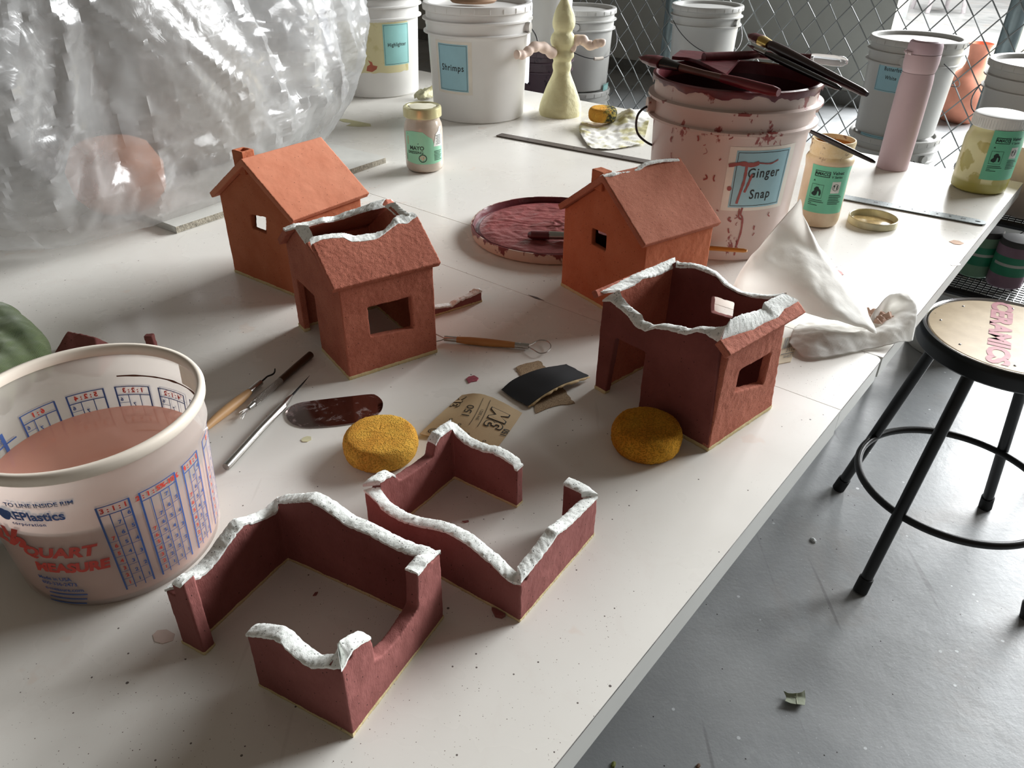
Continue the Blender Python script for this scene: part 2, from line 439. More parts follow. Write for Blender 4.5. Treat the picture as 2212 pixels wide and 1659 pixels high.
def rim_strip(outer, inner, lift=.0012, drop=.0035, step=.0016, jag=.0007, seed=0.0, closed=False, thick_n=6):
    """bumpy torn edge between two 3-D lines"""
    L = np.sum(np.linalg.norm(np.diff(np.array(outer), axis=0), axis=1)); n = max(8, int(L/step))
    a, b = resamp(outer, n), resamp(inner, n); G = []
    for i in range(n):
        o, q = a[i].copy(), b[i].copy(); w = (q-o); W = np.linalg.norm(w)+1e-9; w = w/W
        o = o-w*(.0004+jag*nz(o, 260, seed)) ; q = q+w*(.0004+jag*nz(q, 260, seed+9))
        row = [o-[0, 0, drop*.6+.0012*abs(nz(o, 150, seed+4))]]
        for k in range(thick_n+1):
            t = k/thick_n; p = o+(q-o)*t; c = math.sin(PI*t)**.5
            p = p+np.array([0, 0, lift*c+.0006*nz(p, 190, seed+2)+.0007*nz(p, 480, seed+5)]); row.append(p)
        row.append(q-[0, 0, drop*.6+.0012*abs(nz(q, 150, seed+6))]); G.append(row)
    m = MB().grid(G)
    k = len(G[0]); m.f.append(tuple(range(k))); m.f.append(tuple(reversed(range((n-1)*k, n*k))))
    m.f += [((i+1)*k, i*k, i*k+k-1, (i+1)*k+k-1) for i in range(n-1)]
    return m
# ---- low broken walls -------------------------------------------------
def ruin(name, label, corners, walls, t, mat, rims, rz0=0, extra_gap=None):
    """corners: world xy of the outer corners; walls: (i, j, top outline [(px,py)...], gaps)"""
    c = [np.array([*q[:2], TT]) for q in corners]; ctr = sum(c)/len(c)
    root = thing(name, label, 'ceramic model', tuple(ctr), 'ceramic building models on the work table')
    body, base = MB(), MB(); rimparts = []
    cz = [9.0]*len(c)                    # lowest outline height met at each corner
    for (i, j, segs) in walls:
        A, B = c[i], c[j]; L = np.linalg.norm(B-A); ex = (B-A)/L; n = np.array([-ex[1], ex[0], 0])
        for seg in segs:
            for run, white in seg['top']:
                for q in run:
                    p = PPL(q[0], q[1], A, n); s, z = np.dot(p-A, ex), p[2]-TT
                    if s < t*.9: cz[i] = min(cz[i], z)
                    if s > L-t*.9: cz[j] = min(cz[j], z)
    for (i, j, segs) in walls:
        A, B = c[i], c[j]; L = np.linalg.norm(B-A); ex = (B-A)/L; n = np.array([-ex[1], ex[0], 0])
        if np.dot(ctr-A, n) < 0: n = -n
        for seg in segs:                     # each free-standing piece of that wall
            prof = []
            for run, white in seg['top']:
                pts = []
                for q in run:
                    if q[0] == 'sz': s, z = q[1], q[2]
                    else:
                        p = PPL(q[0], q[1], A, n); s, z = np.dot(p-A, ex), p[2]-TT
                    pts.append((min(max(s, seg.get('s0', 0)), seg.get('s1', L)), z))
                pts.sort(); prof.append((pts, white))
            line = [p for pts, _ in prof for p in pts]
            s0, s1 = seg.get('s0', 0), seg.get('s1', L)
            line = [(s0, line[0][1])]+line+[(s1, line[-1][1])]
            poly = [(s0, .0028)]+line+[(s1, .0028)]
            lowz = lambda z0, z1: min([z for s_, z in line if z0-1e-9 <= s_ <= z1+1e-9]+[np.interp(z0, [p[0] for p in line], [p[1] for p in line]), np.interp(z1, [p[0] for p in line], [p[1] for p in line])])
            L0 = min(lowz(0, t), cz[i])-.0012 if s0 < 1e-6 else None; L1 = min(lowz(L-t, L), cz[j])-.0012 if s1 > L-1e-6 else None
            mid = [p for p in line if (L0 is None or p[0] > t) and (L1 is None or p[0] < L-t)]
            if L0 is not None: mid = [(0, L0), (t, L0), (t+.0006, np.interp(t+.0006, [p[0] for p in line], [p[1] for p in line]))]+mid
            if L1 is not None: mid = mid+[(L-t-.0006, np.interp(L-t-.0006, [p[0] for p in line], [p[1] for p in line])), (L-t, L1), (L, L1)]
            poly = [(s0, .0028)]+mid+[(s1, .0028)]
            q = [poly[0]]
            for p in poly[1:]:
                if math.hypot(p[0]-q[-1][0], p[1]-q[-1][1]) > .0004: q.append(p)
            slab(body, [(a, b-.0006) for a, b in q], [], A, ex, (0, 0, 1), n, t)
            slab(base, [(s0-.0005, 0), (s1+.0005, 0), (s1+.0005, .0036), (s0-.0005, .0036)], [], A-n*.0006, ex, (0, 0, 1), n, t+.0012)
            for k, (pts, white) in enumerate(prof):
                if not white: continue
                if k == 0 and pts[0][0]-s0 < .01: pts = [(s0, pts[0][1])]+pts
                if k == len(prof)-1 and s1-pts[-1][0] < .01: pts = pts+[(s1, pts[-1][1])]
                o = [A+ex*s+np.array([0, 0, z]) for s, z in pts]
                lo = t if abs(s0) < 1e-6 else s0; hi = L-t if abs(s1-L) < 1e-6 else s1
                inn = [A+ex*min(max(s, lo), hi)+n*t+np.array([0, 0, z]) for s, z in pts]
                o, inn = [x for x in o], [x for x in inn]
                # resample the pair together
                m = max(10, int(np.sum(np.linalg.norm(np.diff(np.array(o), axis=0), axis=1))/.0016))
                T = np.r_[0, np.cumsum(np.linalg.norm(np.diff(np.array(o), axis=0), axis=1))]
                tt = np.linspace(0, T[-1], m)
                f = lambda arr: [np.array([np.interp(x, T, np.array(arr)[:, d]) for d in range(3)]) for x in tt]
                rimparts.append(rim_strip(f(o), f(inn), seed=i*7+k*3+1))
    obj('clay_walls', clayify(body, .0013, .0009, .02), mat, root, smooth=180)
    obj('unpainted_foot', clayify(base, .0012, .0005, .006, 1), M['cream_clay'], root, smooth=180)
    m = MB()
    for r in rimparts: m.add(r.v, r.f)
    obj('torn_rim', m, M['rim'], root, smooth=60)
    return root
def Z7(l, ox, oy, k): return [(ox+x/k, oy+y/k) for x, y in l]
# near-left broken walls
FLp, Fp, Rp = P(400,1382)[:2], P(762,1592)[:2], P(953,1336)[:2]
def rectify(F, dirx, w, s):
    ex = dirx/np.linalg.norm(dirx); ey = np.array([-ex[1], ex[0]]);
    return [F-ex*w, F, F+ey*s, F+ey*s-ex*w]          # left, front, right, back
ang = math.radians(-27.6); cA = rectify(Fp, np.array([math.cos(ang), math.sin(ang)]), .1885, .135)
A_front = dict(top=[(Z7([(70,255),(270,290),(450,320),(540,375),(640,480),(780,590),(900,665),(1050,660),(1240,665),(1290,640)], 510,1320,5.53), True)])
A_front['s0'] = float(np.dot(P(555,1487)[:2]-cA[0], (cA[1]-cA[0])/.1885))
A_pil = dict(top=[(Z7([(82,270),(200,320),(380,350)], 360,1220,6.9125), True)])
A_pil['s1'] = float(np.dot(P(444,1415)[:2]-cA[0], (cA[1]-cA[0])/.1885))
A_side = dict(top=[([(741,1441)]+Z7([(1310,600),(1350,520),(1400,440),(1500,370),(1610,310)], 510,1320,5.53), True),
                   ([(807,1406),(811,1425),(824.6,1417.6),(850,1392),(870,1366),(893,1331),(903,1313)], False),
                   ([(902,1239.3),(912,1229),(922,1214.7),(943.8,1196)], True)])
A_back = dict(top=[([(943.7,1190)]+Z7([(1930,985),(1750,940),(1540,860),(1380,780),(1150,655),(950,570),(800,510),(640,390),(500,290),(380,220),(230,155),(100,170)], 650,1040,6.9125)+Z7([(1980,120),(1860,120),(1740,170)], 350,1050,6.9125), True)])
A_left = dict(top=[(Z7([(1700,190),(1640,240),(1540,330),(1400,400),(1220,460),(1070,485),(1000,560),(910,680),(830,780),(750,910),(640,1050),(540,1160),(400,1270),(260,1340),(150,1450)], 350,1050,6.9125), True)])
ruin('broken_clay_walls', 'low maroon clay house walls with white torn rim, nearest the camera, front wall split by a doorway', cA,
     [(0,1,[A_pil, A_front]), (1,2,[A_side]), (2,3,[A_back]), (3,0,[A_left])], .0125, M['clay_maroon'], None)
# middle broken walls
FB = P(1122.7,1344.9)[:2]; ang = math.radians(-34.2); cB = rectify(FB, np.array([math.cos(ang), math.sin(ang)]), .1875, .1385)
B_front = dict(top=[([(780,1054.6),(799,1068),(813,1082),(826.7,1099),(843.9,1111),(866,1123),(898.8,1133.6),(929.8,1138.8),(959,1145.7),(993,1162.8),(1018,1179.9),(1038.6,1198),(1063,1216.8),(1087.8,1243),(1110,1257.8),(1123.7,1258.8)], True)])
B_side = dict(top=[([(1124,1257),(1135,1243),(1147,1229),(1161.6,1210.6),(1180,1186),(1194,1167.6),(1204.6,1151),(1225,1136.8),(1245.6,1118),(1268,1095.8),(1290.7,1073.3)], True)])
exB = (cB[3]-cB[2])/np.linalg.norm(cB[3]-cB[2])
B_ret = dict(top=[([(1290.7,1067),(1270,1050.7),(1246,1038.4)], True)], s1=.034)
B_bk = dict(top=[([(1125,1000),(1122,991),(1099.8,975.6),(1079,964.4),(1060,961.8),(1034.6,953),(1017,944.7),(998.5,927.5),(983,913.7),(969,909.4)], True)],
            s0=float(np.dot(P(1129,1084.7)[:2]-cB[2], exB)))
B_left = dict(top=[([(969,909),(955.5,917),(941.8,927.5),(933,932.6),(923,951.5)], True), ([(919,968),(917.7,979),(893.7,998),(866,1016.8),(847,1028)], False),
                   ([(836,1019),(828.4,1015),(814.7,1022),(792.3,1037.4),(780,1051)], True)])
ruin('broken_clay_walls', 'low maroon clay house walls with white torn rim, set behind the nearest ones, with a doorway facing the stool', cB,
     [(0,1,[B_front]), (1,2,[B_side]), (2,3,[B_ret, B_bk]), (3,0,[B_left])], .0115, M['clay_maroon'], None)
# ---- houses -----------------------------------------------------------
class House:
    def __init__(s, x, y, yaw, w, d, he, hr, og, oe, t=.010, rt=.0095):
        s.o = np.array([x, y, TT]); s.u = np.array([math.cos(yaw), math.sin(yaw), 0]); s.v = np.array([-s.u[1], s.u[0], 0]); s.z = np.array([0, 0, 1.0])
        s.w, s.d, s.he, s.hr, s.og, s.oe, s.t, s.rt = w, d, he, hr, og, oe, t, rt
        s.sl = (hr-he)/(w/2+oe); s.a = math.atan(s.sl)
        s.nr = s.u*math.sin(s.a)+s.z*math.cos(s.a); s.nl = -s.u*math.sin(s.a)+s.z*math.cos(s.a)
        s.er = s.L(w+oe, 0, he); s.el = s.L(-oe, 0, he)          # on the eave lines
        s.dr = -s.u*math.cos(s.a)+s.z*math.sin(s.a); s.dl = s.u*math.cos(s.a)+s.z*math.sin(s.a)   # up-slope
        s.sl_len = (w/2+oe)/math.cos(s.a)
        s.under = lambda uu: he+(min(w+oe-uu, uu+oe))*s.sl-rt/math.cos(s.a)
    def L(s, a, b, c): return s.o+a*s.u+b*s.v+c*s.z
    def gab(s, px, py, v=0.0): p = PPL(px, py, s.L(0, v, 0), s.v)-s.o; return float(p@s.u), float(p[2])
    def side(s, px, py, uu=None): p = PPL(px, py, s.L(s.w if uu is None else uu, 0, 0), s.u)-s.o; return float(p@s.v), float(p[2])
    def rr(s, px, py, dn=0.0): return PPL(px, py, s.er-s.nr*dn, s.nr)
    def rl(s, px, py, dn=0.0): return PPL(px, py, s.el-s.nl*dn, s.nl)
    def rrc(s, p): return float((p-s.er)@s.v), float((p-s.er)@s.dr)
    def rlc(s, p): return float((p-s.el)@s.v), float((p-s.el)@s.dl)
    def gable(s, mb, v, holes=(), top=None, door=None):
        w = s.w
        ol = [(0, .003), (w, .003)]
        if door: ol = [(0, .003), (door[0], .003), (door[1], door[4]), (door[2], door[5]), (door[3], .003), (w, .003)]
        ol += top if top else [(w, s.under(w)), (w/2, s.under(w/2)), (0, s.under(0))]
        slab(mb, ol, holes, s.L(0, v, 0), s.u, s.z, s.v if v == 0 else -s.v, s.t)
    def wall(s, mb, uu, holes=(), top=None):
        h = s.under(s.w)+.002
        ol = [(0, .003), (s.d, .003)]+(top if top else [(s.d, h), (0, h)])
        slab(mb, ol, holes, s.L(uu, 0, 0), s.v, s.z, -s.u if uu > 0 else s.u, s.t)
    def foot(s, root, door=None):
        m = MB(); w, d, e = s.w, s.d, .0007
        segs = [((-e, -e), (w+e, s.t))] if not door else [((-e, -e), (door[0], s.t)), ((door[3], -e), (w+e, s.t))]
        segs += [((-e, d-s.t), (w+e, d+e)), ((-e, -e), (s.t, d+e)), ((w-s.t, -e), (w+e, d+e))]
        for (a, b), (c, f) in segs: m.box((a, b, 0), (c, f, .0055), lambda p: s.L(*p))
        return obj('unpainted_foot', clayify(m, .0013, .0006, .006, 1), M['cream_clay'], root, smooth=180)
    def roofslab(s, mb, side, ol):
        o, n, d = (s.er, s.nr, s.dr) if side == 'r' else (s.el, s.nl, s.dl)
        slab(mb, ol, [], o, s.v, d, -n, s.rt)
def chimney(H, root, mat, cu, cv, a, b, ztop, hole=True, rim=None):
    m = MB(); zb = H.under(cu)-.004; w = .0055
    if hole:
        for (x0, x1, y0, y1) in ((-a, a, -b, -b+w), (-a, a, b-w, b), (-a, -a+w, -b, b), (a-w, a, -b, b)):
            m.box((cu+x0, cv+y0, zb), (cu+x1, cv+y1, ztop), lambda p: H.L(*p))
        m.box((cu-a, cv-b, zb), (cu+a, cv+b, ztop-.014), lambda p: H.L(*p))
    else:
        m.box((cu-a, cv-b, zb), (cu+a, cv+b, ztop), lambda p: H.L(*p))
    o = obj('chimney', clayify(m, .0011, .0006, .01), mat, root, smooth=180)
    if rim:
        q = [H.L(cu-a, cv-b, ztop), H.L(cu+a, cv-b, ztop)]; r = [H.L(cu-a, cv+b, ztop), H.L(cu+a, cv+b, ztop)]
        obj('torn_rim', rim_strip(resamp(q, 8), resamp(r, 8), lift=.0014, seed=3), M['rim'], o, smooth=60)
def full_roof(H, root, mat, back_extra=0.0, ridge=None):
    m = MB(); og, d = H.og, H.d
    for sd in 'rl': H.roofslab(m, sd, [(-og, 0), (d+og, 0), (d+og, H.sl_len), (-og, H.sl_len)])
    return obj('roof', clayify(m, .0013, .0004, .02), mat, root, smooth=180)
GL = 'ceramic building models on the work table'
# house 1: complete, square chimney
H1 = House(-.4875, 1.2315, math.radians(-35.85), .1869, .1383, .1433, .218, .0117, .0103)
r1 = thing('clay_house', 'complete terracotta clay house with a hollow square chimney, beside the plastic bag', 'ceramic model', tuple(H1.L(H1.w/2, H1.d/2, 0)), GL)
b = MB(); win = [H1.gab(*q) for q in ((539.9,463.5),(573.8,469.8),(575.5,505.5),(544,492.5))]
lw = [H1.side(*q, .005) for q in ((550,461),(578,470),(578,500),(552,491))]
H1.gable(b, 0, [win]); H1.gable(b, H1.d); H1.wall(b, 0, [lw]); H1.wall(b, H1.w)
obj('clay_walls', clayify(b, .0013, .0008, .02), M['clay_brown'], r1, smooth=180); H1.foot(r1); full_roof(H1, r1, M['clay_smooth'])
chimney(H1, r1, M['clay_brown'], H1.w/2-.017, .0065, .0125, .0115, .2255)
# house 3: complete, broken ridge
H3 = House(.0816, 1.1941, math.radians(-54.28), .189, .1407, .1427, .2179, .0101, .0067)
r3 = thing('clay_house', 'closed brown clay house with chipped white ridge, standing before the big paint-smeared bucket', 'ceramic model', tuple(H3.L(H3.w/2, H3.d/2, 0)), GL)
b = MB(); win = [H3.gab(*q) for q in ((1278.6,492),(1309.4,505.7),(1307.3,543.6),(1277.3,526.8))]
H3.gable(b, 0, [win]); H3.gable(b, H3.d); H3.wall(b, 0, [[H3.side(*q, .005) for q in ((1289,486),(1318,498),(1318,512),(1289,502))]]); H3.wall(b, H3.w)
obj('clay_walls', clayify(b, .0013, .0008, .02), M['clay_brown'], r3, smooth=180); H3.foot(r3); full_roof(H3, r3, M['clay_ochre'])
chimney(H3, r3, M['clay_brown'], H3.w/2-.017, .004, .0125, .0095, .2185, hole=False)
sp = spl([(-.0095, -.001), (.01, .0), (.035, -.0025), (.055, -.002), (.075, .003), (.095, .004), (.12, .002), (.145, -.001)], 60)
obj('torn_rim', rim_strip([H3.L(H3.w/2+.0045+.002*nz((v_,0,0),60), v_, H3.hr-.001+q) for v_, q in sp], [H3.L(H3.w/2-.0055, v_, H3.hr-.003+q) for v_, q in sp], lift=.002, seed=5), M['rim'], r3, smooth=60)
# house 2: roof torn open along the ridge
H2 = House(-.3288, 1.0379, math.radians(-55.24), .187, .1374, .1416, .200, .0094, .0069)
H2.sl = math.tan(math.radians(38)); H2 = House(-.3288, 1.0379, math.radians(-55.24), .187, .1374, .1416, .1416+(.0935+.0069)*.76, .0094, .0069)
r2 = thing('clay_house', 'rough red clay house with torn open ridge, overlapping the house with the chimney', 'ceramic model', tuple(H2.L(H2.w/2, H2.d/2, 0)), GL)
R2o = [(671.6,527.4),(691,517.6),(714,513.6),(743,512.8),(759.5,521.7),(787,520),(813,516),(827.8,506),(844,493),(860.4,481.8),(878,482.7),(889.7,473.7),(901,466.4)]
R2i = [(668,516),(677,511),(691,508.5),(714,504.6),(743,503),(754.6,506),(767.6,509.5),(792,505.4),(811.6,503),(827.8,498),(840.9,485),(850.6,470.5),(860,465.6),(889,458)]
L2o = [(611,492.4),(632.5,483.5),(665,478.6),(697.6,468.8),(722,467),(746.5,457.4),(774,449),(803.4,437),(834.4,429),(844,429.8),(853.9,438)]
L2i = [(616,497),(637,491),(665,486.7),(697.6,478),(722,475.5),(746.5,468),(774,458.5),(803.4,450),(834.4,444.4),(846,448)]
ro = [H2.rr(*q) for q in R2o]; rc = sorted(H2.rrc(p) for p in ro); lo = [H2.rl(*q) for q in L2o]; lc = sorted(H2.rlc(p) for p in lo)
m = MB(); H2.roofslab(m, 'r', [(-H2.og, 0), (H2.d+H2.og, 0)]+[(H2.d+H2.og, rc[-1][1])]+rc[::-1]+[(-H2.og, rc[0][1])])
H2.roofslab(m, 'l', [(-H2.og, 0), (H2.d+H2.og, 0)]+[(H2.d+H2.og, lc[-1][1])]+lc[::-1]+[(-H2.og, lc[0][1])])
obj('roof', clayify(m, .0013, .0005, .006), M['clay_rough'], r2, smooth=180)
b = MB()
dr = [H2.gab(659,721), H2.gab(644,605.5), H2.gab(678,630), H2.gab(694,748)]; door = (dr[0][0], dr[0][0]-.001, dr[3][0]+.001, dr[3][0], .088, .088)
ga, gb = H2.gab(639,491.6), H2.gab(660,522.5); zc = H2.under(gb[0])
top = [(H2.w, H2.under(H2.w)), (gb[0], min(gb[1]-.001, zc)), (max(ga[0], .002), min(ga[1]-.001, H2.under(ga[0]))), (0, H2.under(0))]
H2.gable(b, 0, [], top=top, door=door)
gc = [H2.gab(876.7,460.7, H2.d), H2.gab(854,441, H2.d)]
topb = [(H2.w, H2.under(H2.w)), (gc[0][0], min(gc[0][1]-.002, H2.under(gc[0][0]))), (max(gc[1][0], .002), min(gc[1][1]-.002, H2.under(gc[1][0]))), (0, H2.under(0))]
H2.gable(b, H2.d, [], top=topb)
win = [H2.side(*q) for q in ((794.4,665),(887.8,641),(893.7,709.3),(801.4,728.5))]
H2.wall(b, 0); H2.wall(b, H2.w, [win])
obj('clay_walls', clayify(b, .0013, .0006, .008), M['clay_rough'], r2, smooth=180); H2.foot(r2, door)
def pts3(f, l, *a): return [f(*q, *a) for q in l]
def gpt(H, v, l): return [H.L(H.gab(*q, v)[0], v, H.gab(*q, v)[1]) for q in l]
m = MB()
for o_, i_ in ((ro, pts3(H2.rr, R2i, H2.rt)), (lo, pts3(H2.rl, L2i, H2.rt)),
               (gpt(H2, 0, [(636,489),(645,503),(660,524)]), gpt(H2, H2.t, [(665,486.7),(670,497),(677,512)])),
               (gpt(H2, H2.d, [(853,437),(866,450),(884,462)]), gpt(H2, H2.d-H2.t, [(832,444.4),(846,455),(862,468)]))):
    q = rim_strip(o_, i_, seed=len(m.v)*.01); m.add(q.v, q.f)
obj('torn_rim', m, M['rim'], r2, smooth=60)
# house 4: torn off below the ridge
H4 = House(.1120, .8712, math.radians(-47.6), .185, .139, .1431, .1431+(.0925+.0112)*.72, .0092, .0112)
r4 = thing('clay_house', 'roofless clay house with wide white torn rim, a yellow sponge against its wall', 'ceramic model', tuple(H4.L(H4.w/2, H4.d/2, 0)), GL)
F_o = [(1301.7,647.7),(1319,647.7),(1340.8,665),(1358,680),(1373,702),(1395,712.8),(1414.5,706),(1442.8,709.5),(1466.6,716),(1484,719),(1507.9,712.8),(1525,717),(1540.4,728),(1555.6,734.5)]
F_i = [(1337.5,627),(1343,641),(1360,660.7),(1386,680),(1390.7,693),(1414.5,702),(1438,698.7),(1471,704),(1494.8,710.6),(1514,705),(1544.8,707),(1568.6,704)]
S_i = [(1568.6,704),(1577,691),(1601,680),(1618.5,675.9),(1646.7,667),(1649,656),(1666,645.5),(1692,634.6)]
S_o = [(1560,732),(1599,719),(1627,710.6),(1649,697.6),(1681.5,684.5),(1694.5,667),(1725,650)]
K_o = [(1461,563),(1469,567),(1497,568),(1523,575),(1547,585.8),(1560,597.7),(1573,610.8),(1592.5,623.8),(1609.9,632.5),(1657.6,637),(1672.8,636.5),(1699,632.5)]
K_i = [(1460,574),(1471,576),(1497,575),(1518.7,582.6),(1547,593),(1564,613),(1594.7,630),(1627,640),(1659.8,643),(1680,640)]
L_o = [(1290,632),(1330,612),(1370,592),(1410,576),(1440,563),(1458,556)]
L_i = [(1337.5,627),(1371,613),(1388.5,599),(1419,593),(1440.6,582.5),(1460,574)]
so = pts3(H4.rr, S_o); sc_ = sorted(H4.rrc(p) for p in so); lo = [H4.L(-.004, *H4.side(*q, -.004)) for q in L_o]; lc = [(-H4.og, .0085), (H4.d*.5, .0095), (H4.d+H4.og, .0085)]
m = MB(); H4.roofslab(m, 'r', [(-H4.og, 0), (H4.d+H4.og, 0), (H4.d+H4.og, sc_[-1][1])]+sc_[::-1]+[(-H4.og, sc_[0][1])])
H4.roofslab(m, 'l', [(-H4.og, 0), (H4.d+H4.og, 0), (H4.d+H4.og, lc[-1][1])]+lc[::-1]+[(-H4.og, lc[0][1])])
obj('roof', clayify(m, .0013, .0006, .008), M['clay_rough'], r4, smooth=180)
fo = sorted(H4.gab(*q) for q in F_o); ko = sorted(H4.gab(*q, H4.d) for q in K_o)
fo = [(min(max(a, 0), H4.w), b_-.001) for a, b_ in fo]; ko = [(min(max(a, 0), H4.w), b_-.001) for a, b_ in ko]
dq = [H4.gab(1306.7,856.7), H4.gab(1329.4,729.8), H4.gab(1394,761), H4.gab(1378,884)]
door = (dq[0][0], dq[1][0], dq[2][0], dq[3][0], dq[1][1], dq[2][1])
def dd(l):
    q = [l[0]]
    for p in l[1:]:
        if math.hypot(p[0]-q[-1][0], p[1]-q[-1][1]) > .0006 and p[0] > q[-1][0]-1e-9: q.append(p)
    return q
b = MB(); H4.gable(b, 0, [], top=dd(fo)[::-1], door=door)
kw = [H4.gab(*q, H4.d-H4.t) for q in ((1536,639),(1586,654),(1580.6,689),(1534,676))]
H4.gable(b, H4.d, [kw], top=dd(ko)[::-1])
obj('painted_gable_walls', clayify(b, .0013, .0008, .02), M['clay_dusky'], r4, smooth=180)
b = MB(); si = [H4.side(*q, H4.w-H4.t) for q in S_i]; li = [H4.side(*q, H4.t) for q in L_i]
wn = [H4.side(*q) for q in ((1599,800),(1667,761),(1649.5,830.7),(1587.7,848))]
cl = lambda l: [(min(max(a, .0), H4.d), min(z-.001, .15)) for a, z in l]
H4.wall(b, H4.w, [wn], top=dd(sorted(cl(si)))[::-1]); H4.wall(b, 0, [], top=dd(sorted(cl(li)))[::-1])
obj('clay_walls', clayify(b, .0013, .0006, .009), M['clay_rough'], r4, smooth=180); H4.foot(r4, door)
m = MB()
for o_, i_, tn in ((gpt(H4, 0, F_o), gpt(H4, H4.t, F_i), 6), (so, [H4.L(H4.w-H4.t, *H4.side(*q, H4.w-H4.t)) for q in S_i], 12),
               (gpt(H4, H4.d, K_o), gpt(H4, H4.d-H4.t, K_i), 6), (lo, [H4.L(H4.t, *H4.side(*q, H4.t)) for q in L_i], 10)):
    q = rim_strip(o_, i_, seed=len(m.v)*.01, thick_n=tn); m.add(q.v, q.f)
obj('torn_rim', m, M['rim'], r4, smooth=60)
print('H4 debug', [tuple(np.round(x, 3)) for x in fo], si, li, sc_, lc)
print('H2 debug', rc, lc, ga, gb, gc, dr)
# ------------------------------------------------------------ helpers for placing marks on round things
def chit(px, py, c, rf):
    """angle and height where the sight line meets a round body"""
    d = ray(px, py); lo = None
    for t in np.linspace(.3, 6, 6000):
        p = CO+d*t; z = p[2]-c[2]
        if 0 <= z and math.hypot(p[0]-c[0], p[1]-c[1]) < rf(z):
            return math.atan2(p[1]-c[1], p[0]-c[0]), z
    return None
def lerpf(prof):
    rs = [p[0] for p in prof]; zs = [p[1] for p in prof]; return lambda z: float(np.interp(z, zs, rs))
def wrap(c, rf, a0, z0, eps=.0005):
    r0 = rf(z0)
    return lambda x, y: (c[0]+(rf(z0+y)+eps)*math.cos(a0+x/r0), c[1]+(rf(z0+y)+eps)*math.sin(a0+x/r0), c[2]+z0+y)
def zat(x, y, py):
    zs = np.linspace(-.75, .62, 1400); q = np.array([x, y])
    v = [(np.array([x, y, TT+z])-CO) for z in zs]; yy = np.array([IH/2-FPX*(a@CU)/(a@CF) for a in v]); return TT+float(zs[np.abs(yy-py).argmin()])
def pxr(p): a = np.array(p)-CO; return (a@CF)/FPX          # metres per pixel at p
def patch(ctrl, nu=24, nv=24, world=False):
    """smooth sheet through rows of (px, py, height above table)"""
    C = [[np.array(q, float) if world else P(q[0], q[1], TT+q[2]) for q in row] for row in ctrl]
    rows = [np.array(spl(r, nu)) if len(r) > 2 else np.array(resamp(r, nu)) for r in C]
    G = [(spl([r[i] for r in rows], nv) if len(rows) > 2 else list(resamp([r[i] for r in rows], nv))) for i in range(nu)]
    return np.array(G)
def pe(G, u, v):
    nu, nv = G.shape[:2]; x = min(max(u, 0), 1)*(nu-1); y = min(max(v, 0), 1)*(nv-1); i, j = min(int(x), nu-2), min(int(y), nv-2); a, b = x-i, y-j
    return (G[i, j]*(1-a)+G[i+1, j]*a)*(1-b)+(G[i, j+1]*(1-a)+G[i+1, j+1]*a)*b
def sheetmesh(G, th, rough=0.0, rs=80, seed=0, edge=0.0):
    G = G.copy()
    if rough:
        for i in range(G.shape[0]):
            for j in range(G.shape[1]): G[i, j, 2] += rough*(.5+nz(G[i, j], rs, seed)+.6*nz(G[i, j], rs*2.3, seed+3))
    if edge:
        for i in range(G.shape[0]):
            for j in (0, -1): G[i, j, :2] += edge*nz(G[i, j], 150, seed+7)
        for j in range(G.shape[1]):
            for i in (0, -1): G[i, j, :2] += edge*nz(G[i, j], 150, seed+11)
    du = np.gradient(G, axis=0); dv = np.gradient(G, axis=1); n = np.cross(du, dv); n /= np.linalg.norm(n, axis=2, keepdims=True)+1e-12
    if n[..., 2].mean() < 0: n = -n
    B = G-n*th; m = MB(); m.grid(G.tolist()); m.grid(B.tolist()); a, b = G.shape[:2]; o = a*b
    for i in range(a-1):
        m.f.append((i*b, (i+1)*b, o+(i+1)*b, o+i*b)); m.f.append((i*b+b-1, o+i*b+b-1, o+(i+1)*b+b-1, (i+1)*b+b-1))
    for j in range(b-1):
        m.f.append((j, o+j, o+j+1, j+1)); m.f.append(((a-1)*b+j, (a-1)*b+j+1, o+(a-1)*b+j+1, o+(a-1)*b+j))
    return m, G
# ------------------------------------------------------------ plastic buckets
def plastic(name, rgb, smear=None, rough=.38, amt=.0, zlo=.2, zhi=.3, tint=None):
    t = NT(name); c = srgb(*rgb)
    col = t.ramp(t.noise(7, 5), [(.3, tuple(x*.93 for x in c[:3])+(1,)), (.7, c)])
    if tint: col = t.mix(t.ramp(t.noise(4, 4), [(.35, B0), (.65, W1)]), col, srgb(*tint))
    if smear:
        s = t.node('SeparateXYZ'); t.l.new(t.tc.outputs['Object'], s.inputs[0])
        zr = t.node('MapRange'); zr.inputs[1].default_value = zlo; zr.inputs[2].default_value = zhi; t.l.new(s.outputs[2], zr.inputs[0])
        n1 = t.noise(26, 5, .62, vec=t.mapping((1, 1, .55)))
        f = t.math('ADD', n1, t.math('MULTIPLY', zr.outputs[0], amt)); f = t.ramp(f, [(.66, B0), (.69, W1)])
        col = t.mix(f, col, srgb(*smear))
    t.set(color=col, rough=rough, spec=.5); return t.m
M['pail'] = plastic('white_pail_plastic', (226,225,222)); M['pail_grey'] = plastic('pale_grey_pail_plastic', (190,190,187))
M['pail_pink'] = plastic('smeared_pail_plastic', (206,192,184), (140,66,62), amt=.11, zlo=.16, zhi=.30, tint=(202,180,172))
M['glaze'] = plain('maroon_glaze', (92,34,40), .32, var=.25, vs=30, bump=.4, bs=60, bd=.002)
M['glaze_dark'] = plain('dark_maroon_glaze', (58,18,26), .35, var=.2, vs=20)
M['label_blue'] = plain('pale_blue_label', (150,192,204), .4, var=.05, vs=15)
M['label_teal'] = plain('pale_teal_label', (150,205,203), .4, var=.05, vs=15)
M['label_green'] = plain('green_jar_label', (112,196,160), .35, var=.05, vs=15)
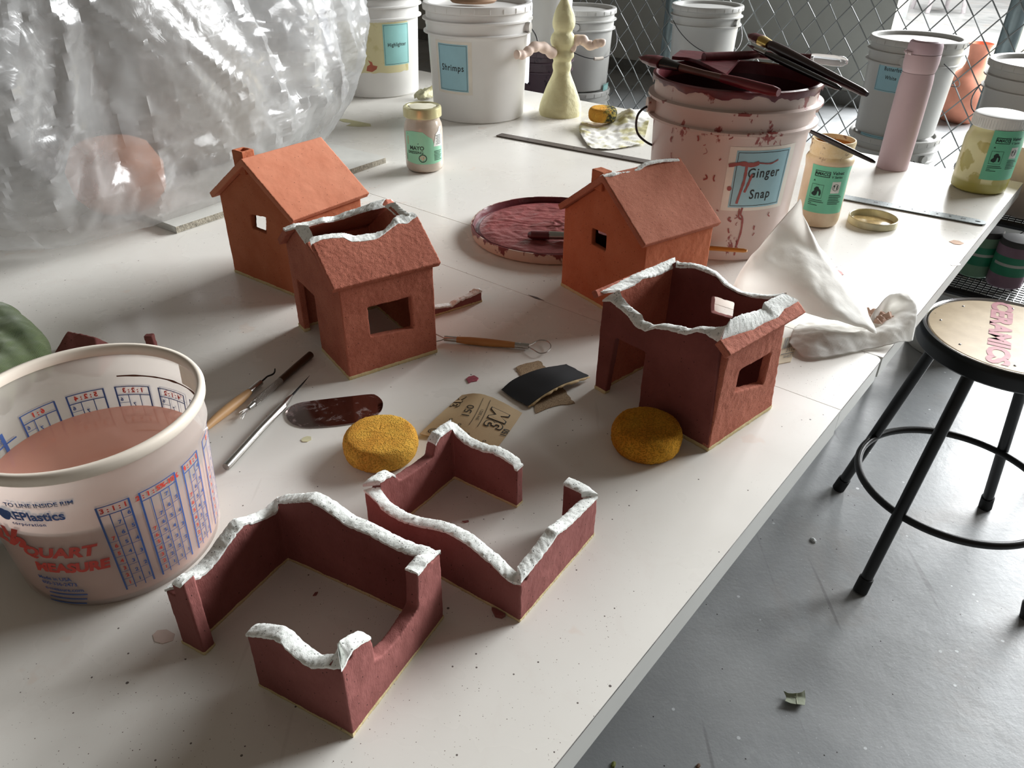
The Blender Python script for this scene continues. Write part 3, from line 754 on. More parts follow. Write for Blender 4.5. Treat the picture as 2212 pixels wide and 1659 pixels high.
M['tape'] = plain('clear_tape_strip', (222,216,204), .25, var=.05)
M['wire'] = plain('dark_bail_wire', (62,62,64), .4, .8)
M['grip'] = plain('cream_bail_grip', (222,212,200), .5)
PH, PRB, PRT = .298, .1285, .1465
def pail_prof(h, rb, rt):
    R = lambda z: rb+(rt-.006-rb)*z/h
    return [(0.0001, .003), (rb-.012, .003), (rb-.010, 0), (rb-.004, 0), (rb, .004), (R(h-.076), h-.076), (R(h-.070)+.001, h-.070), (R(h)+.009, h-.068), (R(h)+.009, h-.064), (R(h)+.001, h-.062), (R(h)+.001, h-.037),
            (R(h)+.011, h-.035), (R(h)+.011, h-.031), (R(h)+.001, h-.029), (R(h)+.001, h-.007), (R(h)+.005, h-.006), (R(h)+.005, h-.001), (R(h)+.003, h), (R(h)-.001, h-.001), (R(h)-.0025, h-.01)]
def pail(name, label, loc, mat, inner=None, level=None, liquid=None, group='glaze buckets', h=PH, rb=PRB, rt=PRT, lid=None, ribs=True):
    r = thing(name, label, 'bucket', loc, group); c = np.array(loc); R = lambda z: rb+(rt-.006-rb)*z/h
    obj('pail_body', MB().lathe(pail_prof(h, rb, rt), c, 72), mat, r)
    if not lid:
        m = MB().lathe([(R(h)-.0025, h-.01), (R(h)-.003, h-.02), (R(.01)-.003, .01), (.0001, .01)], c, 72); obj('pail_inside', m, inner or mat, r)
        if level: obj('glaze_surface', MB().lathe([(.0001, level), (R(level)-.0035, level)], c, 64), liquid, r)
    else:
        m = MB().lathe([(.0001, h-.004), (rt-.016, h-.004), (rt-.014, h+.007), (rt-.009, h+.009), (rt+.001, h+.008), (rt+.003, h+.004), (rt+.003, h-.010), (rt-.001, h-.012), (rt-.001, h-.002)], c, 72)
        for k in range(24):                                      # lid grips
            a = 2*PI*k/24
            m.tube([c+np.array([(rt+.0032)*math.cos(a), (rt+.0032)*math.sin(a), h-.009]), c+np.array([(rt+.0032)*math.cos(a), (rt+.0032)*math.sin(a), h+.003])], .0012, 5)
        obj('lid', m, lid, r)
    return r
def ears(r, c, a, h=PH, rt=PRT, mat=None):
    for s in (0, PI):
        n = np.array([math.cos(a+s), math.sin(a+s), 0]); q = np.array(c)+n*(rt-.004)+[0, 0, h-.05]
        m = MB().tube([q-n*.004, q+n*.012], .013, 16); obj('ear', m, mat or M['pail'], r)
def bail(r, c, a, drop, out=.0, h=PH, rt=PRT, grip=True, wr=.0016):
    """wire handle hanging from two ears to one side; a = azimuth of the side it hangs on"""
    c = np.array(c); R = rt+.012; z0 = h-.05; pts = []
    for k in range(25):
        t = -PI/2+PI*k/24; x = math.sin(t)*R; y = math.cos(t)
        rad = np.array([math.cos(a), math.sin(a), 0]); tan = np.array([-rad[1], rad[0], 0])
        # lies on the pail wall
        yy = y*math.sqrt(max(0, (R+out)**2*1.0)); pts.append(c+tan*x*1.0+rad*yy*1.02+np.array([0, 0, z0-drop*y]))
    obj('bail', MB().tube(pts, wr, 8), M['wire'], r)
    if grip:
        g = [r_ for r_ in r.children if r_.name.startswith('bail')][-1]
        obj('grip', MB().tube([pts[11]+(pts[12]-pts[11])*.0, pts[12], pts[13]], .0065, 14), M['grip'], g)
def paste_label(r, c, rf, px, w, h, mat, lines, size, frame=True, tape=True, bold=.0, a0=None, z0=None, rot=0.0, dy=0.0, dx=0.0):
    if a0 is None: a0, z0 = chit(*px, c, rf)
    ca, sa = math.cos(rot), math.sin(rot)
    def Mx(eps):
        f = wrap(c, rf, a0, z0, eps); return lambda x, y: f(x*ca-y*sa, x*sa+y*ca)
    if tape: obj('clear_tape', gridmap(-w*.62, -h*.56, w*.62, h*.56, 14, 4, Mx(.0003)), M['tape'], r, smooth=180)
    lb = obj('paper_label', gridmap(-w/2, -h/2, w/2, h/2, 14, 6, Mx(.0006)), mat, r, smooth=180)
    s = Sheet()
    if frame: s.frame(-w/2+.003, -h/2+.003, w/2-.003, h/2-.003, .0009)
    for k, t in enumerate(lines): s.text(t, dx, dy+(len(lines)-1)*size*.8-k*size*1.6, size, bold=bold, space=1.15, align='CENTER', sx=.82)
    obj('lettering', s.mb(Mx(.0009)), M['ink'], lb, smooth=None, clean=False)
    return lb
PF = lambda h=PH, rb=PRB, rt=PRT: (lambda z: rb+(rt-.006-rb)*z/h)
# Ginger Snap bucket
cG = (.3898, 1.43, TT)
rG = pail('glaze_bucket', 'open white bucket smeared with maroon glaze, brushes resting across its rim', cG, M['pail_pink'], inner=M['glaze_dark'], level=.235, liquid=M['glaze_dark'], group='glaze buckets on the table')
lb = paste_label(rG, cG, PF(), (1643,387), .100, .100, M['label_blue'], ['Ginger', 'Snap'], .0235, rot=.0, dy=-.008, dx=.004, bold=.012)
s = Sheet(); _mg = wrap(cG, PF(), *chit(1643,387,cG,PF()), .0013); Mg = lambda x, y: (lambda q: (q[0], q[1], max(q[2], TT+.004)))(_mg(x, y))
def blob(s, pts, w):
    pts = spl(pts, 26)
    for k, (a, b) in enumerate(zip(pts[:-1], pts[1:])): s.line(a, b+(b-a)*.2, w*(.7+.6*abs(nz((a[0]*90, a[1]*90, 0), 1, 3))))
blob(s, [(-.060,.024),(-.040,.028),(-.022,.026),(-.010,.029)], .008); blob(s, [(-.010,.029),(.012,.027),(.026,.032)], .0028)
blob(s, [(-.030,.026),(-.030,0),(-.033,-.022),(-.036,-.042)], .0055); blob(s, [(-.018,.01),(-.023,-.012),(-.026,-.022)], .005)
blob(s, [(-.024,-.05),(-.025,-.062),(-.020,-.07),(-.018,-.095),(-.021,-.12),(-.022,-.140)], .0038); blob(s, [(-.029,-.052),(-.027,-.068),(-.020,-.072)], .0028)
s.ring(-.0525, -.016, .002, .004)
for k in range(46):
    x, y = rng.uniform(-.17, .04), rng.uniform(-.11, .11)
    if abs(x) < .06 and abs(y) < .06: continue
    l = rng.uniform(.002, .012); blob(s, [(x, y), (x+rng.uniform(-.004,.004), y-l*.6), (x+rng.uniform(-.004,.004), y-l)], rng.uniform(.001, .0035))
obj('glaze_drips', s.mb(Mg), plain('dried_maroon_drips', (150,72,68), .5), rG, smooth=None, clean=False)
m = MB(); R0 = PF()(PH)                                     # thick maroon crust dripping over the rim
G = []
for i in range(160):
    a = 2*PI*i/160; dn = .006+.010*max(0, nz((math.cos(a), math.sin(a), 0), 5, 2)+.3)+.004*nz((math.cos(a), math.sin(a), 0), 22, 5)
    G.append([(cG[0]+r_*math.cos(a), cG[1]+r_*math.sin(a), TT+z_) for r_, z_ in ((R0-.004, PH-.02), (R0-.003, PH+.0005), (R0+.001, PH+.002), (R0+.0058, PH+.0005), (R0+.0062, PH-.003), (R0+.0048, PH-dn))])
G.append(G[0]); obj('glaze_crust', MB().grid(G), M['glaze'], rG)
ears(rG, cG, math.radians(182), mat=M['pail_pink'])
bp = [P(1408,228,TT+.245), P(1392,233,TT+.243), P(1378,248,TT+.232), P(1374,272,TT+.212), P(1380,292,TT+.195), P(1398,308,TT+.178), P(1420,318,TT+.168)]
obj('bail', MB().tube(spl(bp, 30), .0021, 8), M['wire'], rG)
# Shrimps and Highlighter buckets
cS = (-.1105, 2.3962, TT)
rS = pail('glaze_bucket', 'white bucket with a blue label on its left and an upturned lid on top', cS, M['pail'], lid=M['pail'], group='glaze buckets on the table', rb=.134, rt=.152)
paste_label(rS, cS, PF(PH,.134,.152), (977,147), .096, .124, M['label_blue'], ['Shrimps'], .024, tape=True, bold=.012)
ears(rS, cS, math.radians(-20), rt=.152); bp = [P(1136,48,TT+.25), P(1148,62,TT+.235), P(1158,78,TT+.22), P(1163,98,TT+.2)]
obj('bail', MB().tube(spl(bp, 16), .002, 8), M['wire'], rS)
o = obj('lid_scraps', MB().lathe([(.0001,0),(.06,0),(.066,.006),(.06,.012),(.0001,.012)], (cS[0]-.01, cS[1]-.03, TT+PH+.009), 40), plain('brown_sponge_scrap', (150,118,92), .8, bump=.6), rS)
cH = (-.4613, 2.7069, TT)
rH = pail('glaze_bucket', 'white bucket with stained yellow tape and a teal label, beside the plastic bag', cH, M['pail'], lid=M['pail_grey'], group='glaze buckets on the table', rb=.134, rt=.152)
a0, z0 = chit(818, 95, cH, PF(PH,.134,.152))
yt = NT('yellowed_tape'); yt.set(color=yt.mix(yt.ramp(yt.noise(30, 6), [(.55, B0), (.7, W1)]), srgb(216,208,164), srgb(196,186,132)), rough=.4)
obj('yellowed_tape', gridmap(-.135, -.086, .105, .092, 24, 5, wrap(cH, PF(PH,.134,.152), a0, z0, .0003), jag=.002), yt.m, rH, smooth=180)
paste_label(rH, cH, PF(PH,.134,.152), (858,96), .092, .120, M['label_teal'], ['Highlighter'], .0155, tape=False, bold=.014)
s = Sheet(); a1, z1 = chit(802, 146, cH, PF(PH,.134,.152)); s.poly([(-.016,-.010),(.002,-.013),(.016,-.005),(.020,.004),(.006,.007),(.004,.016),(-.008,.022),(-.002,.010),(-.012,.004)])
obj('red_smear', s.cut().mb(wrap(cH, PF(PH,.134,.152), a1, z1, .0009)), plain('dried_red_smear', (176,96,74), .6), rH, smooth=None)
# ------------------------------------------------------------ floor stacks of buckets in front of the fence
def stack(x, y, lab, n=3, mats=None, tilt=0):
    out = []
    for k in range(n):
        z = k*(PH+.012)+.0; out.append((x+rng.uniform(-.004,.004), y+rng.uniform(-.004,.004), z))
    return out
SG = 'stacked glaze buckets on the floor'
proto = pail('glaze_bucket', 'white lidded bucket at the bottom of the stack behind the clay figure', (0, 0, 0), M['pail_grey'], lid=M['pail_grey'], group=SG)
ears(proto, (0, 0, 0), math.radians(0), mat=M['pail_grey'])
S1 = stack(.2548, 3.4542, ''); S2 = stack(1.3393, 2.7671, ''); S3 = stack(1.515, 2.335, ''); S4 = stack(.8053, 3.5932, '')
lab = {0: ['bottom', 'middle', 'top'], }
names = [('behind the clay figure', S1), ('behind the pink water bottle', S2), ('behind the yellow jar', S3), ('behind the open glaze bucket and brushes', S4)]
first = True; SB = {}
for where, st in names:
    for k, q in enumerate(st):
        l = 'white lidded bucket, %s of the floor stack %s' % (('bottom', 'middle', 'top')[k], where)
        if first: proto.location = q; BASE[proto.name] = np.array(q); proto['label'] = l; r = proto; first = False
        else: r = dup(proto, q, rng.uniform(0, 6), l, SG)
        SB[(where, k)] = (r, q)
def wl(r, q, px, w, h, mat, lines, size, **k):           # label and bail are built in the bucket's own frame
    rz = r.rotation_euler[2]; a0, z0 = chit(*px, q, PF()); BASE[r.name] = np.zeros(3)
    paste_label(r, (0, 0, 0), PF(), None, w, h, mat, lines, size, a0=a0-rz, z0=z0, tape=False, **k)
def wb_(r, az, drop, **k):
    BASE[r.name] = np.zeros(3); bail(r, (0, 0, 0), az-r.rotation_euler[2], drop, **k)
r, q = SB[('behind the clay figure', 2)]; wl(r, q, (1305,47), .075, .070, M['label_blue'], ['Tea', 'Rose'], .013, bold=.01); wb_(r, math.radians(-62), .115)
r, q = SB[('behind the clay figure', 1)]; wl(r, q, (1308,200), .06, .075, M['label_teal'], ['Smoky', 'Teal'], .012, bold=.01); wb_(r, math.radians(-62), .135)
r, q = SB[('behind the pink water bottle', 2)]; wl(r, q, (1926,160), .105, .115, M['label_blue'], ['Butterfat', 'White'], .0165, bold=.015); wb_(r, math.radians(10), .10, grip=False)
r, q = SB[('behind the pink water bottle', 1)]; wl(r, q, (1880,325), .11, .105, M['label_blue'], ['Clear'], .016, bold=.015); wb_(r, math.radians(5), .11, grip=False)
r, q = SB[('behind the yellow jar', 2)]; wb_(r, math.radians(200), .09, grip=False, wr=.002)
r, q = SB[('behind the yellow jar', 1)]; wb_(r, math.radians(215), .15, grip=False)
r, q = SB[('behind the open glaze bucket and brushes', 2)]; wb_(r, math.radians(-70), .12)
# purple bucket, white tub and bag behind the Shrimps bucket
M['purple'] = plastic('purple_stained_pail', (84,66,76), (44,28,44), amt=.3, zlo=.3, zhi=.0)
xy = (.105, 3.15)
pb = pail('purple_bucket', 'dark purple stained bucket standing behind the white bucket and clay figure', (*xy, .512), M['purple'], lid=M['purple'], group=SG, rb=.10, rt=.112)
bx = tag(obj('plinth_box', MB().box((xy[0]-.10, xy[1]-.10, 0), (xy[0]+.09, xy[1]+.09, .511)), plain('dark_crate', (40,38,42), .7)), 'dark tall crate under the purple stained bucket', 'crate')
wt = pail('white_tub', 'white tub standing on top of the purple stained bucket', (*xy, .512+PH+.010), M['pail'], lid=M['pail'], group=SG, rb=.098, rt=.110)
G = patch([[(1112,-30,.275),(1130,-30,.28),(1146,-30,.28)],[(1112,40,.21),(1130,40,.22),(1150,20,.235)],[(1114,120,.12),(1130,110,.135),(1146,70,.18)],[(1116,180,.045),(1130,184,.045),(1142,178,.045)]], 20, 30)
Gm, _ = sheetmesh(G, .002, .006, 60, 4)
tag(obj('white_bag', Gm, plain('pale_blue_white_plastic', (216,222,234), .4), smooth=60), 'pale white plastic bag hanging between the labelled bucket and the clay figure', 'bag')
# ------------------------------------------------------------ jars
M['glass'] = (lambda t: t.set(color=(1,1,1,1), rough=.03, trans=1.0, ior=1.45))(NT('clear_jar_glass'))
M['jarplastic'] = plain('cloudy_jar_plastic', (224,214,190), .3)
def amaco(r, c, rf, px, w, h, rot=0.0):
    a0, z0 = chit(*px, c, rf)
    def Mx(eps):
        f = wrap(c, rf, a0, z0, eps); return lambda x, y: f(x*math.cos(rot)-y*math.sin(rot), x*math.sin(rot)+y*math.cos(rot))
    lb = obj('paper_label', gridmap(-w/2, -h/2, w/2, h/2, 16, 6, Mx(.0005)), M['label_green'], r, smooth=180)
    k = w/.1; s = Sheet()
    x0, x1, y0, y1 = -.040*k, -.006*k, .030*k, .044*k
    s.frame(x0, y0, x1, y1, .0016*k); s.text('AMACO', (x0+x1)/2, (y0+y1)/2, .0098*k, bold=.03, sx=.92)
    s.text('Velvet', .012*k, .041*k, .011*k, bold=.02); s.text('V Series', .011*k, .0315*k, .008*k, bold=.01)
    s.text('A', -.0375*k, .020*k, .006*k, bold=.03)
    bx0, bx1, by0, by1 = -.041*k, -.014*k, -.020*k, .012*k; s.frame(bx0, by0, bx1, by1, .0006*k)
    s.poly([(x*k, y*k) for x, y in ((-.037,-.014),(-.038,-.010),(-.033,-.004),(-.034,.001),(-.030,.006),(-.025,.006),(-.023,.002),(-.019,-.001),(-.017,-.008),(-.018,-.014),(-.021,-.014),(-.022,-.005),(-.025,-.003),(-.026,-.013),(-.030,-.016))])
    s.text('* * *', -.0275*k, .0095*k, .004*k)
    for i in range(4): s.rect(-.041*k, (-.026-.004*i)*k, (-.041+(.030, .034, .008, .022)[i])*k, (-.0247-.004*i)*k)
    for i in range(6): s.rect(.002*k, (-.012-.004*i)*k, (.030+.004*math.sin(i*2))*k, (-.0107-.004*i)*k)
    s.ring(.013*k, .008*k, .0075*k, .0009*k); s.rect(.0085*k, .004*k, .0098*k, .013*k, 1); s.rect(.015*k, .003*k, .0175*k, .013*k, 1); s.rect(.0075*k, .009*k, .0108*k, .013*k, 1)
    obj('white_symbol_patch', gridmap(.003*k, -.006*k, .024*k, .021*k, 6, 2, Mx(.0007)), plain('white_label_patch', (226,228,222), .4), lb, smooth=180)
    obj('lettering', s.mb(Mx(.001)), plain('dark_green_ink', (16,44,38), .5), lb, smooth=None, clean=False)
# peach underglaze jar
cP = (.620, 1.512, TT); prof = [(.0001,.001),(.036,.001),(.0405,.004),(.0425,.012),(.043,.02),(.043,.115),(.0445,.125),(.0455,.132),(.043,.138),(.0405,.141),(.0415,.150),(.0405,.156),(.0415,.165),(.0405,.169),(.038,.169),(.037,.160)]
rP = thing('underglaze_jar', 'open peach underglaze jar with a green label and a brush across its mouth', 'jar', cP)
tP = NT('peach_underglaze'); sp_ = tP.node('SeparateXYZ'); tP.l.new(tP.tc.outputs['Object'], sp_.inputs[0])
cp = tP.ramp(tP.noise(28, 6), [(.35, srgb(212,184,150)), (.65, srgb(222,200,168))])
cp = tP.mix(tP.ramp(sp_.outputs[2], [(.132, B0), (.137, W1)]), cp, tP.ramp(tP.noise(60, 6, .7), [(.42, srgb(220,198,150)), (.56, srgb(226,208,168)), (.66, srgb(120,84,54))]))
tP.set(color=cp, rough=.4)
obj('jar_body', MB().lathe(prof, cP, 64), tP.m, rP)
obj('jar_inside', MB().lathe([(.037,.160),(.037,.12),(.0001,.118)], cP, 48), plain('ochre_paint', (176,118,52), .45, var=.15), rP)
amaco(rP, cP, lerpf([(a, b) for a, b in prof[3:13]]), (1791,412), .084, .093, rot=-.02)
# yellow jar
cY = (1.0708, 1.745, TT); k = 1.27
prof = [(.0001,.001),(.040*k,.001),(.0445*k,.005),(.0455*k,.016),(.0455*k,.108),(.0445*k,.118),(.041*k,.130),(.038*k,.138),(.038*k,.145)]
rY = thing('underglaze_jar', 'pale yellow underglaze jar with a white lid, nearest the far table corner', 'jar', cY)
tY = NT('pale_yellow_jar'); sy = tY.node('SeparateXYZ'); tY.l.new(tY.tc.outputs['Object'], sy.inputs[0])
f = tY.math('ADD', tY.noise(18, 4, .5), tY.math('MULTIPLY', sy.outputs[2], -1.2)); cy = tY.ramp(f, [(.44, srgb(226,222,170)), (.47, srgb(186,178,106))])
cy = tY.mix(tY.ramp(sy.outputs[2], [(.026, W1), (.028, B0)]), cy, srgb(172,166,86)); tY.set(color=cy, rough=.22, spec=.6)
obj('jar_body', MB().lathe(prof, cY, 64), tY.m, rY)
m = MB().lathe([(.0001,.168),(.040*k,.168),(.0425*k,.166),(.043*k,.162),(.043*k,.142),(.041*k,.140),(.038*k,.140)], cY, 72)
for i in range(60): a = 2*PI*i/60; m.tube([np.array(cY)+[.0432*k*math.cos(a), .0432*k*math.sin(a), .143], np.array(cY)+[.0432*k*math.cos(a), .0432*k*math.sin(a), .161]], .0007, 4)
obj('jar_lid', m, plain('white_jar_lid', (226,228,226), .45, var=.05, vs=60), rY)
amaco(rY, cY, lerpf(prof[3:6]), (2177,338), .088, .106, rot=.0)
# mayonnaise jar reused for paint
cM = (-.2162, 1.8396, TT); prof = [(.0001,.002),(.036,.001),(.0415,.004),(.0445,.010),(.0452,.018),(.0452,.096),(.0435,.108),(.040,.116),(.0385,.122),(.0385,.126)]
rM = thing('glass_jar', 'glass jar with a gold lid and torn mint green paper label, holding beige glaze', 'jar', cM)
obj('jar_body', MB().lathe(prof, cM, 64), plain('beige_glaze_behind_glass', (190,178,164), .14, var=.10, vs=25, spec=.7), rM)
obj('jar_lid', MB().lathe([(.0001,.1455),(.034,.1455),(.036,.1475),(.0405,.148),(.0435,.146),(.0445,.142),(.0445,.126),(.043,.1245),(.0385,.1245)], cM, 64), plain('gold_jar_lid', (200,194,150), .3, .5, var=.1), rM)
obj('lid_residue', MB().lathe([(.0001,.1462),(.030,.1464),(.0325,.1458)], cM, 40, wob=lambda a, z: .10*math.sin(3*a)+.05*math.sin(7*a)), plain('dried_cream_paint', (226,222,200), .5), rM)
rfm = lerpf(prof[3:7]); a0, z0 = chit(918, 320, cM, rfm); Ml = wrap(cM, rfm, a0, z0, .0004)
s = Sheet(); s.poly([(-.052,-.034),(-.02,-.038),(.022,-.038),(.050,-.034),(.050,.006),(.022,.008),(.018,.020),(.008,.026),(-.004,.036),(-.03,.038),(-.052,.034)])
lb = obj('mint_label', s.cut().mb(Ml), plain('mint_label', (150,212,178), .35, var=.04), rM, smooth=180)
s = Sheet(); s.poly([(.021,.002),(.050,.0),(.050,.044),(.042,.044),(.036,.036),(.028,.030)]); obj('white_panel', s.cut().mb(wrap(cM, rfm, a0, z0, .0006)), plain('white_label_panel', (232,232,228), .4), lb, smooth=180)
s = Sheet(); s.text('MAYO', -.020, -.001, .0125, bold=.03); s.text('DRESSING', -.024, -.011, .0088, bold=.02)
s.poly([(-.050,-.030),(-.010,-.034),(-.004,-.030),(-.004,-.020),(-.050,-.016)]); s.ring(-.006, -.024, .0085, .002)
s.poly([(-.046,.031),(-.044,.031),(-.014,.010),(-.016,.008)])
for i in range(7): s.rect(.022, -.010-.0034*i, .044-.002*(i % 3), -.0085-.0034*i)
for i in range(7): s.rect(.028+.002*(i % 2), .006+.004*i*.8, .044, .0073+.004*i*.8, 3)
obj('lettering', s.mb(wrap(cM, rfm, a0, z0, .0008)), plain('dark_label_ink', (40,62,50), .5), lb, smooth=None, clean=False)
s = Sheet(); s.poly([(-.014,-.0215),(-.006,-.030),(.001,-.0215),(-.006,-.017)]); obj('badge_picture', s.mb(wrap(cM, rfm, a0, z0, .0009)), plain('badge_cream', (206,186,160), .5), lb, smooth=None)
s = Sheet(); s.poly([(-.044,.026),(-.018,.009),(-.044,.006)]); obj('sandwich_picture', s.mb(wrap(cM, rfm, a0, z0, .0009)), plain('picture_tan', (196,160,130), .5), lb, smooth=None)
# upturned jar cap
cC = (.7352, 1.5074, TT)
rC = thing('jar_cap', 'upturned gold jar cap with glaze residue inside, in front of the rounded steel ruler', 'jar lid', cC)
obj('cap_shell', MB().lathe([(.0001,.002),(.0435,.002),(.0445,.004),(.0450,.0140),(.0462,.0150),(.0475,.0140),(.048,.011),(.048,.002),(.0465,0),(.0001,0)], cC, 72), plain('cream_gold_metal', (206,200,166), .35, .2, var=.15, vs=50), rC)
obj('residue', MB().lathe([(.0001,.0045),(.030,.004),(.040,.0028)], cC, 48, wob=lambda a, z: .12*math.sin(3*a+1)), plain('ochre_residue', (188,164,112), .15, var=.4, vs=60), rC)
# ------------------------------------------------------------ pink bottle
cB_ = np.array([.9344, 1.8934, TT]); rB = thing('water_bottle', 'tall pink insulated water bottle with a flip lid at the far table edge', 'bottle', tuple(cB_))
pk = plain('powder_pink_coat', (196,172,178), .5, var=.04, vs=8, bump=.1, bs=900, bd=.0002)
obj('flask_body', MB().lathe([(.0001,0),(.034,0),(.0360,.002),(.0368,.120),(.0368,.200),(.0362,.210),(.0348,.220),(.0345,.223)], cB_, 72), pk, rB)
obj('drinking_collar', MB().lathe([(.0340,.2235),(.0348,.2245),(.0368,.233),(.0380,.244),(.0380,.262),(.0375,.2635)], cB_, 72), pk, rB)
obj('lid', MB().lathe([(.0375,.2645),(.0378,.266),(.0372,.280),(.0345,.289),(.030,.2925),(.0001,.294)], cB_, 72), plain('pink_plastic_lid', (188,164,174), .4, var=.03), rB)
a, z_ = chit(1966, 116, cB_, lambda z: .0378)
for k in (-1, 0, 1):
    aa = a-.22+k*.30; n = np.array([math.cos(aa), math.sin(aa), 0]); t_ = np.array([-n[1], n[0], 0]); q = cB_+n*.0385+[0, 0, .266]
    obj('hinge', MB().tube([q-t_*.0045, q+t_*.0045], .0042, 12), plain('pink_hinge', (196,176,180), .25), rB)
a0, z0 = chit(1930, 343, cB_, lambda z: .0355); s = Sheet()
obj('care_sticker', gridmap(-.017, -.0075, .017, .0075, 10, 2, wrap(cB_, lambda z: .0355, a0, z0, .0003)), plain('silver_sticker', (214,208,210), .3, var=.05, vs=300), rB, smooth=180)
# ------------------------------------------------------------ clay figure
xf, yf = .1352, 2.3986; lev = [(258,44),(252,46),(238,46),(220,43),(200,36),(182,29),(168,23),(158,19.5),(152,18.5),(146,20),(139,20.5),(133,19),(129,19.5),(122,24),(115,24),(107,20.5),(103,21),(95,25.5),(85,26.5),(76,24.5),(70,20.5),(65,20),(58,23.5),(48,24.8),(36,23),(20,18),(6,11.5),(-4,6.5),(-12,1.5)]
pf = []
for py, hw in lev: z = zat(xf, yf, py); pf.append((hw*pxr((xf, yf, z)), z-TT))
pf = [(.0001, 0)]+[(pf[0][0], 0)]+[p for p in pf if p[1] > .003]; pf = [(float(a), float(b)) for a, b in pf]
pd = [pf[0], pf[1]]+[tuple(x) for x in spl(pf[2:], 90)]
tF = NT('pale_yellow_clay'); sf = tF.node('SeparateXYZ'); tF.l.new(tF.tc.outputs['Object'], sf.inputs[0])
cf = tF.ramp(tF.noise(22, 5), [(.3, srgb(196,190,146)), (.7, srgb(216,212,170))]); cf = tF.mix(tF.ramp(tF.math('ADD', sf.outputs[2], tF.math('MULTIPLY', tF.noise(30, 3), .05)), [(.335, B0), (.365, W1)]), cf, srgb(222,198,184))
tF.set(color=cf, rough=.7, normal=tF.bump(tF.noise(45, 4), .5, .006))
rF = thing('clay_figure', 'pale yellow clay figure with a pointed cap and wavy pink arms outstretched', 'clay figure', (xf, yf, TT))
obj('figure_body', MB().lathe(pd, (xf, yf, TT), 64, wob=lambda a, z: .05*nz((math.cos(a), math.sin(a), z*14), 1.6, 4)), tF.m, rF)
pa = plain('pale_pink_clay', (226,204,190), .65, var=.06, vs=40, bump=.3, bs=60, bd=.003)
for pts in ([(1196,117),(1182,107),(1168,101),(1152,102),(1142,110),(1130,118),(1120,118),(1114,118)], [(1230,108),(1238,94),(1248,86),(1258,86),(1267,94),(1278,99),(1288,95),(1298,92),(1306,97)]):
    c3 = []
    for i, (a, b) in enumerate(pts):
        c3.append(PPL(a, b, (xf, yf, 0), np.array([.69, -.72, 0]) if pts[0][0] < 1210 else np.array([0, 1.0, 0])))
    q = spl(c3, 40); rr = [.0155*(1-.30*i/39)*(1+.10*math.sin(i*.9)) for i in range(40)]; rr[-1] *= .35; rr[-2] *= .8; rr[0] = .013
    obj('arm', MB().tube(q, rr, 16), pa, rF, smooth=180)
# ------------------------------------------------------------ sponges
def sponge(name, label, c, r, h, dirty=False, tilt=0.0, rgb=(252,204,92)):
    seg, prof = 90, []
    for k in range(15):
        a = -PI/2+PI*k/14; prof.append((r-.0105+.0105*abs(math.cos(a))**.8, h/2+(h/2)*math.sin(a)))
    prof = [(.0001, 0)]+[(max(r*f, .001), 0) for f in (.2, .4, .6)]+prof+[(r*f, h+.0008) for f in (.62, .48, .34, .2)]+[(.0001, h+.001)]
    v = MB().lathe(prof, (0, 0, 0), seg)
    pts = [np.array(p) for p in v.v]; out = []
    for p in pts:
        rad = np.array([p[0], p[1], (p[2]-h/2)]); rad = rad/(np.linalg.norm(rad)+1e-9)
        d = .0008*nz(p, 420, 3)+.0006*nz(p, 900, 8)+.0007*nz(p, 60, 5)
        q = p+rad*d; q[2] = max(q[2], 0.0)+tilt*(q[0]+r); out.append(q+np.array(c))
    v.v = [tuple(q) for q in out]
    t = NT(name+'_foam'); c0, c1 = srgb(*rgb), srgb(rgb[0]-22, rgb[1]-34, rgb[2]-18)
    col = t.ramp(t.noise(22, 4), [(.35, c1), (.6, c0)])
    vo = t.node('TexVoronoi'); vo.inputs['Scale'].default_value = 520; t.l.new(t.tc.outputs['Object'], vo.inputs['Vector'])
    por = t.ramp(t.math('ADD', vo.outputs['Distance'], t.math('MULTIPLY', t.noise(600, 4), .5)), [(.45, B0), (.75, W1)])
    col = t.mix(t.math('MULTIPLY', por, .35), col, srgb(190,110,34))
    if dirty:
        sx = t.node('SeparateXYZ'); t.l.new(t.tc.outputs['Object'], sx.inputs[0])
        f = t.math('ADD', t.math('MULTIPLY', sx.outputs[0], 14), t.math('MULTIPLY', t.noise(50, 5, .7), 1.2)); col = t.mix(t.ramp(f, [(.62, B0), (.80, W1)]), col, t.ramp(t.noise(120, 4), [(.45, srgb(62,66,56)), (.6, srgb(176,160,84))]))
    t.set(color=col, rough=.95, spec=.1, normal=t.bump(t.math('SUBTRACT', 1.0, por), .9, .002)); return tag(obj(name, v, t.m, base=c, smooth=180), label, 'sponge', 'round yellow sponges')
sponge('sponge', 'round yellow sponge between the oval scraper and the middle broken walls', (-.1545, .7240, TT), .0445, .030)
sponge('sponge', 'round yellow sponge leaning against the roofless clay house', (.1626, .7440, TT), .0425, .034, rgb=(224,172,60))
sponge('sponge', 'small yellow sponge with a blackened side on the crumpled tissue', (.250, 2.262, TT+.016), .041, .036, dirty=True)
